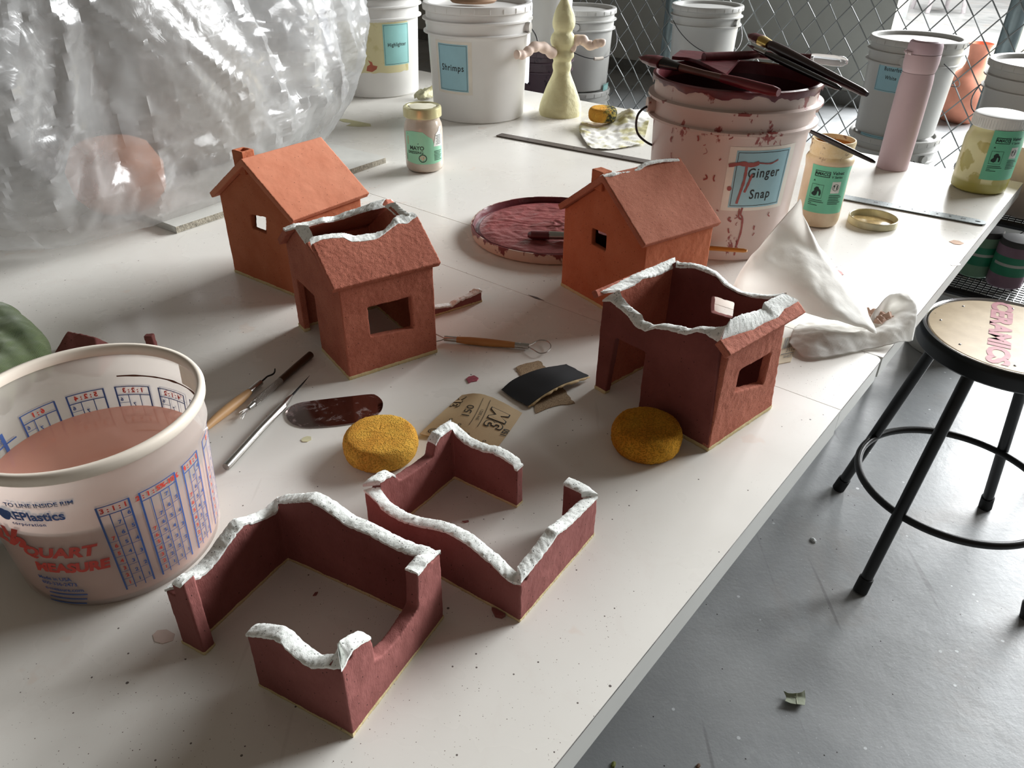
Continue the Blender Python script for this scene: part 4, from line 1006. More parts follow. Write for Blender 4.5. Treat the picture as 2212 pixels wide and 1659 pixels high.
# ------------------------------------------------------------ palette lid with maroon glaze
cL = (.0731, 1.4303, TT); rL = thing('palette_lid', 'upturned round lid holding thick maroon glaze, used as a palette', 'lid', cL)
obj('lid_shell', MB().lathe([(.0001,0),(.150,0),(.1555,.003),(.1575,.010),(.1575,.0195),(.156,.0215),(.1535,.0215),(.1515,.018),(.1500,.008),(.146,.006),(.143,.009),(.140,.0125),(.0001,.0125)], cL, 96), plastic('glaze_smeared_lid', (206,184,170), (120,52,54), amt=.20, zlo=.004, zhi=.022), rL)
G = []; nr, na = 46, 150
for i in range(nr):
    r_ = .1405*i/(nr-1)+.0002; row = []
    for j in range(na+1):
        a = 2*PI*j/na; x, y = r_*math.cos(a), r_*math.sin(a)
        e = max(0, min(1, (.1405-r_)/.012)); w_ = .5+.5*nz((x, y, 0), 9, 3)
        h = .0016*abs(nz((x, y*2.2, 0), 34, 1))*2+.0026*max(0, 1-abs(nz((x*.7, y*1.8, 0), 26, 7))*7)*w_+.0035*max(0, 1-((x-.03)**2+(y-.0)**2)**.5/.055)*(1-min(1, abs(nz((x, y, 0), 45, 9))*4))
        row.append((cL[0]+x, cL[1]+y, TT+.0127+e*(.0012+h)))
    G.append(row)
obj('glaze_paste', MB().grid(G), plain('maroon_paste', (138,76,76), .3, var=.16, vs=24, bump=.5, bs=110, bd=.003), rL, smooth=60)
G = []
for i in range(141):
    a = 2*PI*i/140; w_ = .0006+.0035*max(0, nz((math.cos(a), math.sin(a), 0), 9, 2)+.15)
    G.append([(cL[0]+r_*math.cos(a), cL[1]+r_*math.sin(a), TT+z_) for r_, z_ in ((.1402,.0132), (.144,.0078), (.1498,.0085), (.1512,.0185), (.1512+w_,.0222), (.1520+w_*1.2,.0218))])
obj('dried_glaze_ring', MB().grid(G), M['glaze'], rL)
# ------------------------------------------------------------ brushes and other hand tools
M['wood'] = plain('pale_turned_wood', (206,164,116), .5, var=.14, vs=14); M['wood2'] = plain('honey_wood', (178,124,68), .45, var=.14, vs=14)
M['brass'] = plain('brass_ferrule', (196,166,92), .3, .9); M['lacq_black'] = plain('black_lacquer', (20,18,18), .25); M['lacq_brown'] = plain('dark_brown_lacquer', (44,20,22), .28); M['lacq_red'] = plain('dark_red_lacquer', (96,18,28), .3)
def brush(name, label, a, b, L, parts, cat='brush', flat=None, group=None, seg=14):
    """a = tip, b = handle end; parts: (part name, t0, t1, [(t, radius)...], material, flatten)"""
    a, b = np.array(a), np.array(b); d = b-a; ln = np.linalg.norm(d); d /= ln
    r = thing(name, label, cat, tuple(((a+b)/2)-[0, 0, .004]), group)
    side = np.cross(d, [0, 0, 1.0]); side /= np.linalg.norm(side); up = np.cross(side, d)
    for nm, prof, mt, fl in parts:
        ts = [p[0] for p in prof]; rs = [p[1] for p in prof]; v = []; n = 14 if len(prof) < 6 else 24
        tt = sorted(set(list(np.linspace(ts[0], ts[-1], n))+ts)); m = MB(); G = []
        for t in tt:
            rr = float(np.interp(t, ts, rs)); c = a+d*ln*t
            G.append([c+rr*(math.cos(2*PI*k/seg)*side*(fl if fl else 1)+math.sin(2*PI*k/seg)*up*(1/fl**.5 if fl else 1)) for k in range(seg)]+[c+rr*side*(fl if fl else 1)])
        m.grid(G); k = seg+1; m.f.append(tuple(range(seg))); m.f.append(tuple(reversed(range((len(tt)-1)*k, (len(tt)-1)*k+seg))))
        obj(nm, m, mt, r, smooth=40)
    return r
zr = TT+PH+.006
bg = 'brushes and spatulas on the open glaze bucket'
brush('paint_brush', 'thick brush with a gold ferrule and dark handle, uppermost across the glaze bucket', P(1618,74,zr+.035), P(1873,204,zr+.002), .3,
      [('bristles', [(0,.002),(.05,.0085),(.10,.0105),(.135,.0095)], M['glaze'], 1.5), ('ferrule', [(.125,.0098),(.13,.0102),(.17,.0092),(.215,.0082)], M['brass'], 1.3), ('handle', [(.21,.0078),(.24,.0092),(.36,.0098),(.6,.0080),(.97,.0058),(1,.0035)], M['lacq_brown'], None)], group=bg)
brush('paint_brush', 'slender black brush lying beside the thick gold-ferruled brush', P(1614,97,zr+.022), P(1816,192,zr+.004), .25,
      [('bristles', [(0,.0006),(.05,.0028),(.11,.0034)], M['glaze'], None), ('ferrule', [(.10,.0036),(.2,.0042),(.24,.0042)], M['steel'], None), ('handle', [(.235,.0042),(.3,.0056),(.45,.0060),(.96,.0044),(1,.0025)], M['lacq_black'], None)], group=bg)
brush('flat_brush', 'glaze-caked flat brush with a red handle end across the near bucket rim', P(1380,123,zr+.014), P(1682,200,zr+.004), .25,
      [('bristles', [(0,.0010),(.06,.0085),(.14,.0125),(.20,.012)], M['glaze'], 1.6), ('ferrule', [(.19,.0115),(.23,.0098),(.33,.0068)], M['lacq_black'], 1.3), ('handle', [(.32,.0062),(.5,.0052),(.64,.0060)], plain('glaze_stained_wood', (86,52,40), .4), None), ('handle_end', [(.63,.0068),(.75,.0082),(.96,.0080),(1,.006)], M['lacq_red'], None)], group=bg)
# maroon silicone spatula with a clear handle
G = patch([[(1452,122,PH+.010),(1500,128,PH+.008),(1568,160,PH+.006)],[(1470,108,PH+.010),(1520,112,PH+.008),(1600,124,PH+.006)]], 20, 8)
rt_ = thing('spatula', 'maroon-caked spatula with a clear plastic handle lying across the far bucket rim', 'spatula', tuple(G.reshape(-1, 3).mean(0)), bg)
gm, _ = sheetmesh(G, .006, .0006, 60); obj('blade', gm, M['glaze'], rt_, smooth=60)
m = MB().tube([P(1520,124,zr+.006), P(1640,118,zr+.006), P(1752,126,zr+.008)], [.0085,.0075,.007], 14); obj('coated_shaft', m, M['glaze'], rt_)
cl = NT('clear_acrylic'); cl.set(color=(.95,.95,.95,1), rough=.08, trans=.85, ior=1.45)
m = MB().tube([P(1735,124,zr+.008), P(1760,126,zr+.008), P(1800,131,zr+.008), P(1822,133,zr+.008), P(1831,134,zr+.008)], [.0065,.0085,.0095,.0085,.004], 18); obj('clear_handle', m, cl.m, rt_, smooth=180)
brush('paint_brush', 'fine black brush resting across the mouth of the peach jar', P(1735,276,TT+.188), P(1891,351,TT+.157), .2,
      [('ferrule', [(0,.003),(.12,.0034)], M['steel'], None), ('handle', [(.11,.0034),(.3,.0052),(.5,.0050),(.96,.0036),(1,.002)], M['lacq_black'], None)])
brush('paint_brush', 'ochre-handled brush leaning on the foot of the open glaze bucket', P(1440,529,TT+.016), P(1614,542,TT+.046), .16,
      [('handle', [(0,.0035),(.5,.0044),(.96,.0036),(1,.002)], plain('ochre_lacquer', (168,112,40), .35), None)])
brush('paint_brush', 'maroon-loaded brush lying in the glaze palette lid', P(1141,507,TT+.022), P(1300,512,TT+.030), .2,
      [('bristles', [(0,.005),(.05,.0085),(.30,.0085)], M['glaze'], 1.3), ('ferrule', [(.29,.0085),(.6,.007)], M['steel'], 1.2), ('handle', [(.6,.0065),(1,.005)], M['lacq_brown'], None)])
# ribbon loop tool
rl = thing('loop_tool', 'wooden ribbon loop tool with wire loops on both ends, lying near the red house', 'clay tool', tuple(P(1060,740)))
A_, B_ = P(960,731,TT+.006), P(1142,748,TT+.006); dL = (B_-A_)
def tubes(nm, l, rs, mt, root, seg=14): return obj(nm, MB().tube(l, rs, seg), mt, root)
tubes('handle', [A_+dL*t for t in (.15,.3,.5,.75,.84)], [.0046,.0058,.0060,.0050,.0044], M['wood2'], rl)
tubes('ferrule', [A_+dL*.84, A_+dL*1.0], .0042, M['steel'], rl); tubes('ferrule', [A_+dL*.0, A_+dL*.16], .0042, M['steel'], rl)
tubes('wire_loop', spl([B_+[0,0,.0015], P(1150,743,TT+.006), P(1165,735,TT+.006), P(1182,737,TT+.006), P(1190,748,TT+.006), P(1182,760,TT+.006), P(1166,763,TT+.006), P(1150,754,TT+.006), B_-[0,0,.0015]], 40), .0008, M['steel'], rl, 6)
tubes('wire_loop', spl([A_, P(950,726,TT+.006), P(935,720,TT+.006), P(928,728,TT+.006), P(936,737,TT+.006), P(950,736,TT+.006), A_-[0,0,.001]], 24), .0008, M['steel'], rl, 6)
# hook tool, wire brush tool, needle tool
r = thing('hook_tool', 'wooden-handled tool with a bent metal hook beside the measuring bucket', 'clay tool', tuple(P(510,870)), 'hand tools left of the clay house')
p = lambda x, y, z=.006: P(x, y, TT+z)
tubes('handle', spl([p(443,926), p(470,902), p(500,878), p(525,858), p(541,844)], 12), [.0040+.0026*math.sin(PI*i/11) for i in range(12)], M['wood'], r)
tubes('ferrule', [p(436,932), p(444,925)], .0042, M['steel'], r); tubes('ferrule', [p(539,846), p(563,826)], [.0046,.0042], M['steel'], r)
tubes('hook', spl([p(562,827), p(572,818), p(578,813), p(588,809), p(593,804), p(594,796,.009)], 20), [.0012]*16+[.0011,.001,.0009,.0007], M['blackm'], r, 8)
r = thing('wire_brush_tool', 'knurled metal tool with frayed wire bristles, between the other two hand tools', 'clay tool', tuple(P(600,830)), 'hand tools left of the clay house')
kn = NT('knurled_steel'); v_ = kn.node('TexVoronoi'); v_.inputs['Scale'].default_value = 900; kn.l.new(kn.tc.outputs['Object'], v_.inputs['Vector'])
kn.set(color=srgb(170,166,160), metal=1.0, rough=.3, normal=kn.bump(v_.outputs['Distance'], 1.0, .0015))
tubes('shaft', [p(606,822), p(640,792), p(671,766)], [.0048,.0050,.0052], plain('dark_bronze_shaft', (84,66,52), .4, .6), r); tubes('knurled_grip', [p(548,872), p(607,821)], .0046, kn.m, r); tubes('tip', [p(537,882), p(549,871)], [.003,.0042], M['steel'], r)
m = MB()
for k in range(16):
    e = p(513+rng.uniform(0,16), 898+rng.uniform(-10,8), rng.uniform(.001,.009)); m.tube(spl([p(538,881), (p(538,881)+e)/2+rng.uniform(-.001,.001,3), e], 6), .0003, 4)
obj('bristles', m, M['steel'], r)
r = thing('needle_tool', 'plain steel needle tool with a tapered point, nearest the oval scraper', 'clay tool', tuple(P(570,920)), 'hand tools left of the clay house')
tubes('handle', [p(488,1009), p(492,1005), p(560,930), p(612,876)], [.0046,.0050,.0050,.0048], M['steel'], r, 20); tubes('taper', [p(611,877), p(622,864), p(631,854)], [.0048,.0038,.0017], M['steel'], r); tubes('needle', [p(630,855), p(650,833), p(669,811)], [.0015,.0012,.0002], M['blackm'], r, 8)
# oval scraper
zc = TT+.0035; ol = [P(x, y, zc) for x, y in ((617,893),(618,884),(630,874),(650,867),(690,861),(750,854),(798,849),(812,851),(824,861),(827,872),(822,886),(806,899),(775,909),(720,917),(665,920),(636,914),(622,904))]
ol = spl(ol+[ol[0]], 90)[:-1]; cc = sum(ol)/len(ol)
v, f = filled([[(q[0]-cc[0], q[1]-cc[1]) for q in ol]], .0009); m = MB().add([(x+cc[0], y+cc[1], TT+.0012+z+.02*max(0, -(x+.02))**1.0*.5) for x, y, z in v], f)
sc = NT('polished_scraper_steel'); sc.set(color=sc.mix(sc.ramp(sc.noise(45, 7, .75, dist=1.0), [(.52, B0), (.66, W1)]), srgb(150,136,136), srgb(176,160,158)), metal=sc.ramp(sc.noise(45, 7, .75, dist=1.0), [(.55, W1), (.7, (.5,.5,.5,1))]), rough=sc.ramp(sc.noise(45, 7, .75, dist=1.0), [(.5, (.10,)*3), (.68, (.5,)*3)]))
tag(obj('metal_scraper', m, sc.m, smooth=None), 'oval polished steel kidney scraper with clay residue lying by the needle tool', 'scraper')
# ------------------------------------------------------------ rulers
def ruler(name, label, a, b, w, marks, rgb, round_end=False, rough=.35):
    a, b = np.array(a), np.array(b); d = (b-a); L = np.linalg.norm(d); d /= L; n = np.array([-d[1], d[0], 0])
    r = thing(name, label, 'ruler', tuple((a+b)/2), 'steel rulers on the work table')
    ol = [(0, 0), (L, 0), (L, w), (0, w)]
    if round_end: ol = [(0, 0)]+[(L-w/2+w/2*math.sin(t), w/2-w/2*math.cos(t)) for t in np.linspace(0, PI, 14)]+[(0, w)]
    hole = [[(L-.016+.0055*math.cos(t), w/2+.0035*math.sin(t)) for t in np.linspace(0, 2*PI, 17)[:-1]]] if round_end else []
    m = MB(); slab(m, ol, hole, a+[0, 0, .0035], d, n, (0, 0, -1), .0016)
    o = obj('blade', m, plain(name+'_steel', rgb, .5, .35, var=.1, vs=60), r)
    m = MB(); slab(m, [(0, .001), (L-.006, .001), (L-.006, w-.001), (0, w-.001)], [], a+[0, 0, .0019], d, n, (0, 0, -1), .0018); obj('cork_backing', m, plain('dark_cork', (44,38,34), .9), r)
    s = Sheet(); x = .01; k = 0
    while x < L-.02:
        s.rect(x, w-.006 if k % 5 else w-.009, x+.0004, w-.0006, 1); s.rect(x, .0006, x+.0004, .005 if k % 5 else .008, 1); x += .00635; k += 1
    for px_, t_ in marks: s.text(t_, px_*L, w*.5, .010, bold=.02, rot=0)
    obj('markings', s.mb(lambda x, y: a+d*x+n*y+[0, 0, .0037]), M['ink'], o, smooth=None, clean=False)
    return r
ruler('steel_ruler', 'dark steel ruler running from in front of the white bucket to the open glaze bucket', P(1072,295), P(1412,358), .028, [(.2,'5'),(.5,'4'),(.8,'3')], (104,96,90))
ruler('steel_ruler', 'pale steel ruler with a rounded holed end at the right table edge', P(1792,427), P(2128,490), .030, [(.30,'30'),(.38,'1'),(.46,'2'),(.54,'3'),(.62,'4'),(.70,'5'),(.78,'8'),(.86,'60')], (146,154,156), True, .3)
# ------------------------------------------------------------ sandpaper, towels, scraps
def place_sheet(name, label, cat, ctrl, mat, th=.0006, nu=26, nv=26, rough=0, rs=80, edge=0, seed=0, smooth=60, group=None, back=None):
    G = patch(ctrl, nu, nv); m, G = sheetmesh(G, th, rough, rs, seed, edge); return tag(obj(name, m, mat, smooth=smooth), label, cat, group), G
grit = NT('tan_grit'); grit.set(color=grit.ramp(grit.noise(900, 3, .7), [(.4, srgb(120,98,74)), (.6, srgb(172,148,116))]), rough=.95, normal=grit.bump(grit.noise(1500, 2), .6, .0004))
sg = 'torn sandpaper pieces on the table'
place_sheet('sandpaper_piece', 'tan sandpaper strip lying under the black sandpaper, crossing it', 'sandpaper', [[(1117,800,.001),(1150,850,.001),(1157,893,.001)],[(1120,790,.002),(1160,830,.001),(1195,878,.001)],[(1165,778,.002),(1205,822,.001),(1240,872,.001)]], grit.m, edge=.002, group=sg)
G = patch([[(1082,842,.003),(1112,818,.009),(1165,797,.014),(1222,787,.008)],[(1110,860,.003),(1150,836,.010),(1200,812,.015),(1245,798,.009)],[(1140,877,.004),(1178,850,.010),(1220,828,.012),(1272,812,.006)]], 40, 16)
rb_ = thing('sandpaper_piece', 'black curled sandpaper strip with a torn pale edge, lying uppermost', 'sandpaper', tuple(P(1175,835)), sg)
m, G = sheetmesh(G, .0005, 0, 80, 0, .0012); obj('grit_side', m, M['dkpaper'], rb_, smooth=60)
e = [G[i, -1]-[0,0,.0006] for i in range(G.shape[0])]; e2 = [q+np.array([TC[0]*.003*(.6+nz(q, 200, 3)), -.0035*(.7+nz(q, 200, 4)), -.0016]) for q in e]
obj('torn_paper_edge', MB().grid([[a_, b_] for a_, b_ in zip(e, e2)]), plain('torn_tan_paper', (202,178,134), .8), rb_, smooth=60, mods=[('SOLIDIFY', dict(thickness=.0008))])
kraft = plain('kraft_paper', (206,180,140), .7, var=.06, vs=18, bump=.2, bs=300)
G3 = patch([[(906,937,.004),(960,948,.003),(1015,962,.002),(1073,968,.001)],[(952,893,.010),(1000,900,.014),(1050,912,.010),(1102,930,.003)],[(998,853,.006),(1030,850,.020),(1072,862,.018),(1128,892,.006)]], 44, 30)
r3m = thing('sandpaper_sheet', 'folded tan sandpaper sheet printed 150, behind the middle broken walls', 'sandpaper', tuple(P(1020,905)), sg)
m, G3 = sheetmesh(G3, .0008, 0, 60, 0, .0006); obj('paper_back', m, kraft, r3m, smooth=60)
W3 = .125
def M3(x, y):           # x to the right (0..1 across), y away (0..1)
    p_ = pe(G3, x, y); return p_+np.array([0, 0, .0007])
s = Sheet()
def vt(t, u, v, size, **k): # text reading away from the viewer
    vv, ff = text2d(t, size, bold=k.get('bold', 0), align='CENTER', space=1.0); s._a([(u-b*1.0, v+a*1.05) for a, b in vv], ff)
vt('150', .36, .62, .165, bold=.0); vt('3M 2021', .545, .60, .062, bold=-.0)
s.line((.485,.36),(.485,.93),.007); s.line((.60,.36),(.60,.93),.007)
def outline3m(u, v, sz):
    a, b = text2d('3M', sz, bold=.055); 
    s._a([(u-y, v+x) for x, y in a], b)
outline3m(.79, .62, .32); outline3m(.10, .80, .20)
vt('150', .97, .40, .12, bold=.02); vt('121', .46, .03, .085)
for u, v in ((.21,.40),(.37,.33),(.55,.19),(.80,.12)): s.ring(u, v, .018, .008, 16)
for u, v in ((.12,.10),(.20,.13),(.60,.05),(.72,.05)): s.ring(u, v, .050, .010); s.ring(u, v, .028, .008)
obj('printing', s.mb(M3), M['ink'], r3m, smooth=None, clean=False)
s = Sheet()
for u, v, sz in ((.79,.62,.32), (.10,.80,.20)):
    a, b = text2d('3M', sz, bold=.012); s._a([(u-y, v+x) for x, y in a], b)
obj('letter_fill', s.mb(lambda x, y: M3(x, y)+np.array([0,0,.0003])), kraft, r3m, smooth=None, clean=False)
# barcode card under the towel
place_sheet('barcode_card', 'corner of a cream card with a barcode beneath the paper towel', 'card', [[(1660,790,.001),(1708,781,.001)],[(1670,735,.001),(1730,722,.001)]], plain('cream_card', (226,214,186), .7), th=.0012)
Gc = patch([[(1660,790,.0016),(1708,781,.0016)],[(1670,735,.0016),(1730,722,.0016)]], 10, 10)
s = Sheet(); x = .45
for w_ in (2,1,3,1,1,2,3,1,2,1,1,3,2): s.rect(x, .55, x+.012*w_, .98, 1); x += .012*w_+.018
s.text('2116', .80, .45, .16, sx=1.2); s.rect(.45, .32, .98, .345); s.text('SHEET', .80, .22, .13, sx=1.2)
card = [o for o in bpy.data.objects if o.name.startswith('barcode_card')][0]
obj('printing', s.mb(lambda x, y: pe(Gc, x, y)+np.array([0,0,.0004])), M['ink'], card, smooth=None, clean=False)
# white cloth towels
def cloth():
    t = NT('white_tissue_cloth'); tl = t.node('BsdfTranslucent'); tl.inputs[0].default_value = srgb(244,243,240); mx = t.node('MixShader'); mx.inputs[0].default_value = .52; t.l.new(t.b.outputs[0], mx.inputs[1]); t.l.new(tl.outputs[0], mx.inputs[2]); t.l.new(mx.outputs[0], t.out.inputs[0])
    t.set(color=t.ramp(t.noise(12, 5), [(.3, srgb(244,243,239)), (.7, srgb(250,250,248))]), rough=.9, sheen=.2, normal=t.bump(t.noise(1300, 2), .3, .0003, t.bump(t.noise(40, 5), .5, .004))); return t.m
M['cloth'] = cloth()
o, G = place_sheet('paper_towel', 'white paper towel standing in a peak beside the open glaze bucket', 'towel',
  [[(1556,640,.004),(1585,655,.012),(1650,680,.018),(1710,672,.034),(1790,690,.034),(1893,722,.016)],
   [(1580,622,.02),(1606,622,.045),(1665,640,.052),(1735,655,.052),(1805,684,.044),(1892,714,.020)],
   [(1597,590,.05),(1625,585,.082),(1685,600,.082),(1750,632,.072),(1815,668,.052),(1888,704,.022)],
   [(1622,556,.085),(1655,536,.108),(1702,548,.108),(1762,594,.088),(1822,645,.056),(1880,690,.026)],
   [(1668,502,.125),(1686,486,.134),(1712,494,.128),(1752,536,.110),(1796,588,.082),(1862,650,.034)],
   [(1728,432,.168),(1729,432,.168),(1731,440,.164),(1737,470,.147),(1762,520,.114),(1808,585,.066)]], M['cloth'], th=.0008, nu=70, nv=70, rough=.0035, rs=26, seed=2, smooth=180)
o, G = place_sheet('paper_towel', 'thin translucent paper towel with curled edges near the table edge', 'towel',
  [[(1704,742,.004),(1740,772,.004),(1800,770,.003),(1870,755,.003),(1930,745,.006),(1972,735,.004)],
   [(1712,716,.004),(1765,722,.018),(1820,725,.018),(1880,715,.014),(1935,705,.02),(1980,690,.028)],
   [(1722,704,.003),(1780,708,.012),(1840,718,.008),(1890,712,.004),(1920,672,.012),(1978,660,.034)],
   [(1740,698,.002),(1800,700,.004),(1862,704,.004),(1892,668,.026),(1920,640,.040),(1960,632,.034)]], M['cloth'], th=.0005, nu=60, nv=50, rough=.0025, rs=45, seed=5, smooth=180)
place_sheet('pink_scrap', 'crumpled peach and white paper scrap half tucked under the curled towel', 'scrap', [[(1872,700,.008),(1900,705,.008),(1925,704,.006)],[(1868,672,.010),(1905,676,.018),(1928,690,.010)]], plain('peach_tissue', (222,186,166), .7, var=.1, vs=60), rough=.008, rs=90, smooth=60)
place_sheet('tissue', 'crumpled white tissue stained yellow under the small sponge', 'towel', [[(1252,288,.004),(1275,318,.003),(1320,322,.003),(1390,312,.003)],[(1252,272,.012),(1290,292,.005),(1335,296,.006),(1395,290,.012)],[(1262,262,.004),(1300,268,.003),(1350,262,.022),(1402,262,.026)],[(1300,256,.004),(1330,250,.006),(1362,236,.044),(1408,246,.020)]],
  (lambda t: t.set(color=t.mix(t.ramp(t.noise(22, 4), [(.5, B0), (.62, W1)]), srgb(232,231,224), srgb(206,200,150)), rough=.9))(NT('stained_tissue')), th=.0006, nu=40, nv=40, rough=.0035, rs=60, seed=9, smooth=60)
place_sheet('dried_leaf_scrap', 'pale crumpled scrap sticking out between the two white buckets', 'scrap', [[(895,214,.002),(915,216,.002),(935,214,.002)],[(895,205,.010),(916,204,.018),(938,196,.012)],[(905,198,.012),(922,190,.030),(940,186,.040)]], plain('pale_olive_scrap', (206,202,168), .8), rough=.006, rs=80, smooth=60)
# paint chips and small crumbs
def chip(name, label, cat, pts, mat, h=.0012):
    q = [P(*a) for a in pts]; c = sum(q)/len(q); m = MB(); slab(m, [(a[0]-c[0], a[1]-c[1]) for a in q], [], (c[0], c[1], TT+h), (1,0,0), (0,1,0), (0,0,-1), h-.0001); return tag(obj(name, m, mat, smooth=None), label, cat)
chip('paint_chip', 'torn maroon glaze skin left of the crossed sandpaper pieces', 'paint scrap', [(1007,820),(1012,815),(1024,812),(1034,818),(1030,824),(1018,826),(1013,829)], plain('dry_maroon_skin', (150,74,86), .4, var=.3, vs=200))
chip('glaze_drop', 'small cream glaze drop between the oval scraper and needle tool', 'glaze drop', [(650,951),(655,946),(664,943),(672,944),(673,950),(664,955),(654,955)], plain('cream_glaze', (216,212,176), .25), .0008)
chip('glaze_smear', 'olive glaze smears beside the plastic bag and yellow-taped bucket', 'glaze smear', [(730,258),(745,257),(770,262),(800,268),(802,273),(775,274),(748,272),(760,266),(742,264)], plain('olive_glaze', (186,182,142), .35), .0007)
chip('glaze_smear', 'pinkish red glaze smear right of the standing paper towel', 'glaze smear', [(1799,582),(1805,577),(1808,583),(1818,588),(1822,594),(1812,595),(1800,592)], plain('pink_red_glaze', (196,120,116), .3), .0007)
chip('glaze_drop', 'peach glaze drop on the laminate below the rounded ruler end', 'glaze drop', [(2050,522),(2060,519),(2072,521),(2082,526),(2075,529),(2062,528)], plain('peach_glaze', (222,182,156), .2), .0007)
chip('glaze_drop', 'pale mauve glaze drop close to the right table edge', 'glaze drop', [(2052,570),(2060,567),(2072,569),(2075,573),(2064,574),(2055,574)], plain('mauve_glaze', (206,190,192), .2), .0007)
chip('water_stain', 'faint pink dried puddle below the measuring bucket', 'stain', [(330,1372),(340,1362),(360,1360),(378,1370),(374,1384),(352,1391),(334,1386)], plain('pale_pink_film', (214,196,186), .3), .0004)
mk = MB(); q0, q1 = P(1141,637), P(1176,650); d_ = q1-q0; n_ = np.array([-d_[1], d_[0], 0]); n_ /= np.linalg.norm(n_)
mk.add([q0+[0,0,.0004], q0+d_*.5+n_*.0028+[0,0,.0004], q1+[0,0,.0004], q0+d_*.5-n_*.0028+[0,0,.0004], q0, q0+d_*.5+n_*.0028, q1, q0+d_*.5-n_*.0028], [(0,1,2,3),(0,4,5,1),(1,5,6,2),(2,6,7,3),(3,7,4,0)])
tag(obj('table_chip', mk, M['edge_core'], smooth=None), 'dark chipped spot in the laminate along the table seam', 'chip')
# small broken wall piece behind the red house
A0, A1 = P(925,688)[:2], P(1041,652)[:2]; dx = (A1-A0)/np.linalg.norm(A1-A0); A2 = A1+np.array([-dx[1], dx[0]])*.022
ruin('broken_clay_strip', 'short low strip of broken maroon clay wall between the red house and palette lid', [A0, A1, A2],
     [(0,1,[dict(top=[([(926,667),(945,664),(966,661),(978,660),(986,653),(1000,646),(1020,638),(1041,628)], True)])]), (1,2,[dict(top=[([(1041,628),(1034,622),(1022,621)], True)])])], .0105, M['clay_maroon'], None)
chip('clay_crumb', 'dark red clay crumb at the foot of the middle broken walls', 'clay crumb', [(1062,1318),(1068,1319),(1092,1332),(1084,1337),(1070,1334)], M['clay_maroon'], .004)
chip('clay_crumb', 'tiny red clay flake inside the middle broken walls', 'clay crumb', [(998,1127),(1012,1125),(1013,1128),(1006,1130)], M['clay_maroon'], .0012)
chip('clay_crumb', 'tiny red clay flake inside the nearest broken walls', 'clay crumb', [(676,1288),(681,1281),(687,1280),(683,1287)], M['clay_maroon'], .0012)
# ------------------------------------------------------------ measuring bucket with pink water
cK = np.array([-.3969, .5784, TT]); HK, RB, RT = .169, .0935, .1045
rK = thing('measuring_bucket', 'translucent mixing bucket printed with blue measuring charts, holding cloudy pink water', 'bucket', tuple(cK))
def milky(name, rgb, tr):
    t = NT(name); n = t.n; l = t.l
    tl = t.node('BsdfTranslucent'); tl.inputs[0].default_value = srgb(*rgb); tp_ = t.node('BsdfTransparent'); tp_.inputs[0].default_value = (.97,.96,.96,1)
    t.set(color=srgb(*rgb), rough=.32, spec=.5)
    a = t.node('MixShader'); a.inputs[0].default_value = .5; l.new(t.b.outputs[0], a.inputs[1]); l.new(tl.outputs[0], a.inputs[2])
    b = t.node('MixShader'); b.inputs[0].default_value = tr; l.new(a.outputs[0], b.inputs[1]); l.new(tp_.outputs[0], b.inputs[2]); l.new(b.outputs[0], t.out.inputs[0]); return t.m
rk = lambda z: float(np.interp(z, [0, .006, .128, .132, HK], [RB-.004, RB, RB+.0088, RB+.0105, RB+.0125]))
wall = milky('milky_bucket_plastic', (240,234,228), .46)
prof = [(.0001,.002),(RB-.008,.002),(RB-.006,0),(RB-.003,0),(RB,.005)]+[(rk(z), z) for z in np.linspace(.01, .128, 10)]+[(rk(.132)+.001, .132), (rk(.14), .140), (rk(HK-.012), HK-.012)]
inn = [(rk(HK-.01)-.002, HK-.010)]+[(rk(z)-.0022, z) for z in (.150,.140,.133,.127,.08,.04,.008)]+[(.0001,.006)]
obj('bucket_wall', MB().lathe(prof, cK, 96), wall, rK, smooth=50)
obj('bucket_inner_wall', MB().lathe(inn, cK, 96), milky('milky_inner_plastic', (242,238,230), .60), rK, smooth=50)
obj('rim', MB().lathe([(rk(HK)-.004,HK-.010),(rk(HK)-.0045,HK-.002),(rk(HK)-.002,HK+.0005),(rk(HK)+.002,HK),(rk(HK)+.0035,HK-.003),(rk(HK)+.003,HK-.009),(rk(HK)+.0005,HK-.012)], cK, 96), plain('cream_bucket_rim', (228,218,204), .35, var=.04, vs=20), rK, smooth=60)
wz = .098
wat = NT('cloudy_pink_water'); wat.set(color=wat.ramp(wat.noise(9, 3), [(.3, srgb(214,150,130)), (.7, srgb(222,164,146))]), rough=.06, spec=.5)
obj('pink_water', MB().lathe([(.0001,.007),(rk(.01)-.003,.007),(rk(wz)-.0026,wz),(.0001,wz)], cK, 96), wat.m, rK, smooth=50)
blue = plain('blue_print', (58,92,158), .5); red = plain('red_print', (206,66,54), .5)
sb, sr = Sheet(), Sheet(); A0k = -math.pi/2; Z0k = .075; r0 = rk(Z0k)
def ang2x(a): return (a-A0k)*r0
def panel(ax0, ax1, top, bot, cols, head, rows=8):
    w = (ax1-ax0)/cols
    sb.rect(ax0, bot, ax0+.0016, top); sb.rect(ax1-.0016, bot, ax1, top); sb.rect(ax0, top-.0010, ax1, top); sb.rect(ax0, top-.011, ax1, top-.0100)
    sr.text(head, (ax0+ax1)/2, top-.0055, .0072, bold=.04)
    for c in range(1, cols): sb.rect(ax0+w*c-.0004, bot, ax0+w*c+.0004, top-.011, 1)
    for c in range(cols):
        stp = (top-.011-bot)/(rows+1.6*(cols-1-c)); k = 0; y = bot+stp*.5
        while y < top-.018 and k < 7:
            k += 1; sb.rect(ax0+w*c, y, ax0+w*(c+1), y+.0005, 2); (sr if c == 0 else sb).text(str(k), ax0+w*(c+.62), y+.0042, .0058, bold=.03); y += stp*(1.15+.1*c)
h1 = chit(233,1075,cK,rk); h2 = chit(270,1062,cK,rk)
